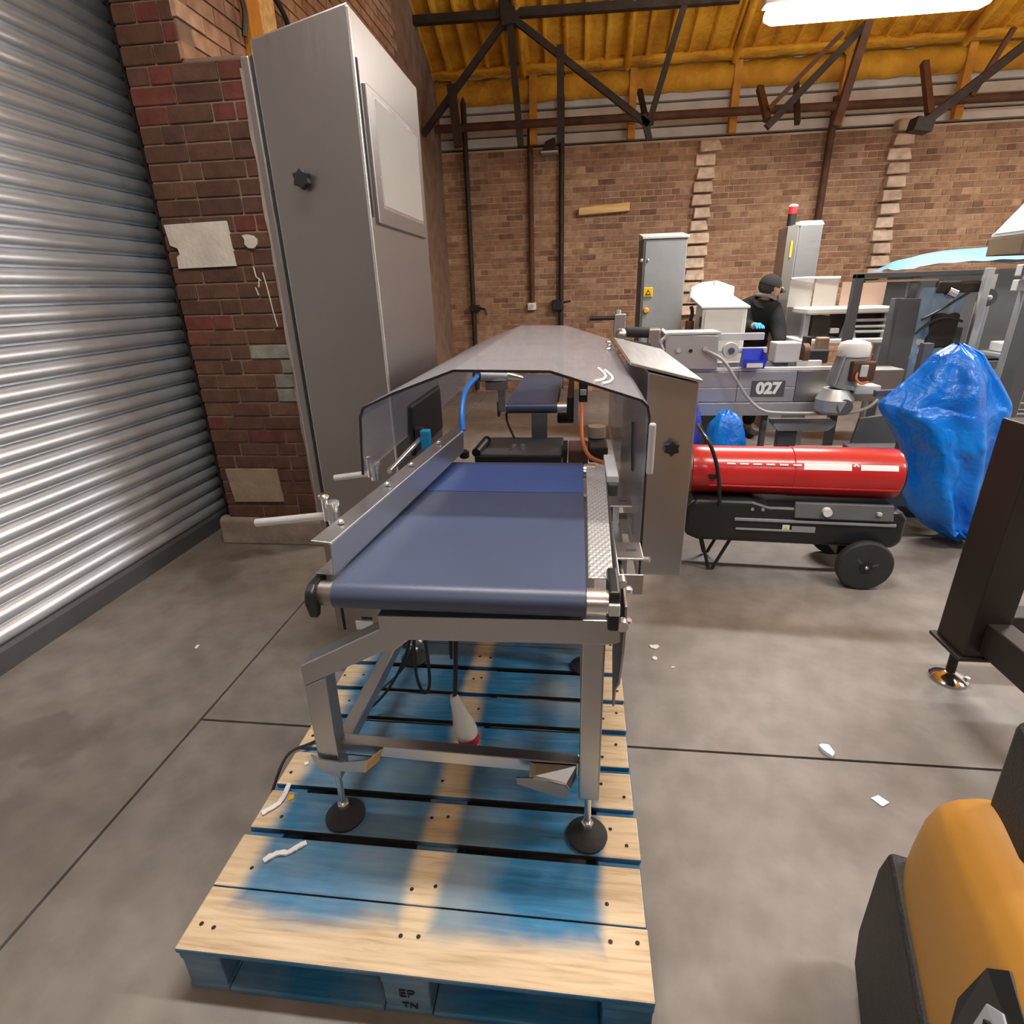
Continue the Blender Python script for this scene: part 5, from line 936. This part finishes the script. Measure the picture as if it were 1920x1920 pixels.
for k, pts in enumerate(([(2.52, 4.64, 1.16), (2.62, 4.63, 1.22), (2.74, 4.66, 1.29), (2.82, 4.67, 1.34)], [(2.50, 4.64, 1.06), (2.58, 4.63, 1.14), (2.70, 4.65, 1.17), (2.82, 4.67, 1.14)])):
    part('hose', MB().tube(spline(pts), .009, 8), 'black_cable', gt)
part('cross_bar', B((2.50, 4.70, .90), (2.93, 4.75, .94)), 'dark_grey_paint', gt, None, bevel=.004); part('cross_bar', B((2.535, 4.70, .62), (2.93, 4.75, .66)), 'light_grey_paint', gt, None, bevel=.004)
part('gear_case', B((2.60, 4.66, .95), (2.80, 4.76, 1.20)), 'dark_iron', gt, None, bevel=.02); part('gear_case', B((2.80, 4.68, .70), (2.85, 4.76, 1.1)), 'dark_grey_paint', gt, None, bevel=.01)
pc = thing('packing_table', 'steel packing table with clear guards between tower and gantry', 'table', (2.2, 5.4, 0))
part('top', B((1.92, 5.20, 1.185), (2.62, 5.60, 1.235)), 'cream_plastic', pc, None, bevel=.012); part('guard', B((1.86, 5.55, 1.235), (2.06, 5.56, 1.47)), 'clear_guard', pc, None); part('guard', B((2.065, 5.53, 1.235), (2.26, 5.54, 1.465)), 'clear_guard', pc, None); part('guard', B((2.28, 5.50, 1.235), (2.64, 5.51, 1.43)), 'ply_panel', pc, None)
part('guard_rail', MB().tube(spline([(1.86, 5.54, 1.47), (2.0, 5.53, 1.475), (2.26, 5.52, 1.47)], 4), .010, 8), 'light_grey_paint', pc)
part('lower_shelf', B((1.88, 5.18, .945), (2.62, 5.6, .985)), 'white_paint', pc, None, bevel=.008)
for z in (1.13, 1.08, 1.04): part('roller', MB().cyl((2.30, 5.22, z), (2.60, 5.22, z), .012, 10), 'light_grey_paint', pc)
part('backing', B((2.25, 5.30, .985), (2.62, 5.58, 1.185)), 'dark_iron', pc, None); part('box', B((1.98, 5.22, 1.0), (2.12, 5.40, 1.17)), 'dark_iron', pc, None, bevel=.006); part('valve', B((2.13, 5.21, 1.03), (2.20, 5.30, 1.07)), 'light_grey_paint', pc, None, bevel=.006); part('pillar', MB().hexa([(2.23, 5.20, .985), (2.34, 5.20, .985), (2.34, 5.28, .985), (2.23, 5.28, .985), (2.26, 5.20, 1.12), (2.30, 5.20, 1.12), (2.30, 5.28, 1.12), (2.26, 5.28, 1.12)]), 'grey_steel', pc, None)
for x in (1.94, 2.58): part('leg', B((x - .025, 5.25, 0), (x + .025, 5.30, 1.19)), 'grey_steel', pc, None)
part('motor', B((1.70, 5.22, .86), (1.86, 5.40, 1.0)), 'dark_iron', pc, None, bevel=.01) if False else None
t = thing('bottle_clamp', 'cluster of steel clamps below the packing table', 'clamp', (1.86, 5.0, .0))
part('block', B((1.72, 4.92, .87), (1.90, 5.08, .93)), 'light_grey_paint', t, None, bevel=.01); part('jaw', B((1.94, 4.94, .88), (2.03, 5.02, 1.02)), 'ply_panel', t, None, bevel=.01); part('jaw', B((1.84, 4.94, .93), (1.89, 5.02, 1.03)), 'dark_iron', t, None, bevel=.008); part('pedestal', B((1.78, 4.95, 0), (1.94, 5.05, .87)), 'grey_steel', t, None)

# wire cage trolley with wrapped load at the far right
cg = thing('wire_cage_trolley', 'grey wire cage trolley at the right behind the blue bag', 'trolley', (3.2, 4.4, 0))
for x in (2.86, 3.9): part('post', B((x, 4.20, 0.1), (x + .05, 4.25, 1.50)), 'grey_steel', cg, None, bevel=.004); part('post', B((x, 4.60, 0.1), (x + .05, 4.64, 1.50)), 'grey_steel', cg, None, bevel=.004)
for z in (1.44, 1.35): part('top_rail', B((2.80, 4.18, z), (3.95, 4.24, z + .07)), 'light_grey_paint', cg, None, bevel=.006)
for i in range(14): part('wire', MB().cyl((2.91, 4.22, .32 + i * .075), (3.90, 4.22, .32 + i * .075), .0065, 6), 'light_grey_paint', cg)
for i in range(12): part('wire', MB().cyl((2.98 + i * .08, 4.225, .25), (2.98 + i * .08, 4.225, 1.36), .0055, 6), 'light_grey_paint', cg)
for z in (.92, .70, .48, .28): part('shelf', B((2.91, 4.25, z), (3.9, 4.60, z + .02)), 'grey_paint', cg, None)
part('base', B((2.86, 4.2, .1), (3.95, 4.64, .16)), 'dark_grey_paint', cg, None)
for x in (2.92, 3.88): 
    for y in (4.26, 4.60): part('castor', MB().cyl((x - .02, y, .05), (x + .02, y, .05), .05, 14), 'black_rubber', cg)
for k, (x, z, w, h) in enumerate(((2.97, .94, .16, .07), (3.0, .72, .2, .1), (2.95, .50, .14, .08), (3.2, .94, .18, .12))):
    single('component_tray', B((x, 4.30, z + .0005), (x + w, 4.55, z + h)), ('light_grey_paint', 'white_paint', 'dark_iron', 'blue_block')[k], ('pale tray on the upper cage shelf', 'white tray on the middle cage shelf', 'dark part on the lower cage shelf', 'blue tray on the upper cage shelf')[k], 'tray', 'trays in the wire cage', bevel=.01)
pk = thing('wrapped_stack', 'stack of crates under pale blue film behind the gantry', 'stack', (3.5, 5.7, 0))
part('crate', B((2.92, 5.5, 0), (4.2, 6.1, .75)), 'dark_grey_paint', pk, None, bevel=.01); part('crate', B((2.92, 5.5, .76), (4.2, 6.1, 1.50)), 'dark_grey_paint', pk, None, bevel=.01)
part('film', MB().grid(lambda u, v: (2.80 + 1.46 * u, 5.44 + .70 * v, 1.52 + .15 * (math.sin(u * PI) ** .35) * (math.sin(max(.02, min(.98, v)) * PI) ** .4) + .025 * noise.noise((u * 7, v * 4, 1))), 40, 20), 'wrap_blue', pk, 3)
bxo = thing('carton', 'white carton on a brown box at the far right edge', 'carton', (2.75, 3.9, 0))
part('box', B((2.54, 3.85, 1.56), (3.02, 4.15, 1.665)), 'card_brown', bxo, None, bevel=.006); part('sleeve', MB().hexa([(2.535, 3.87, 1.685), (2.67, 3.87, 1.690), (2.67, 4.12, 1.69), (2.535, 4.12, 1.685), (2.69, 3.88, 1.90), (2.69, 3.88, 1.90), (2.69, 4.1, 1.90), (2.69, 4.1, 1.90)]), 'white_paint', bxo, None, bevel=.006); part('tray', B((2.54, 3.86, 1.665), (3.01, 4.14, 1.687)), 'light_grey_paint', bxo, None, bevel=.004)
part('stand', B((2.77, 3.93, 0), (2.85, 4.05, 1.56)), 'dark_grey_paint', bxo, None)
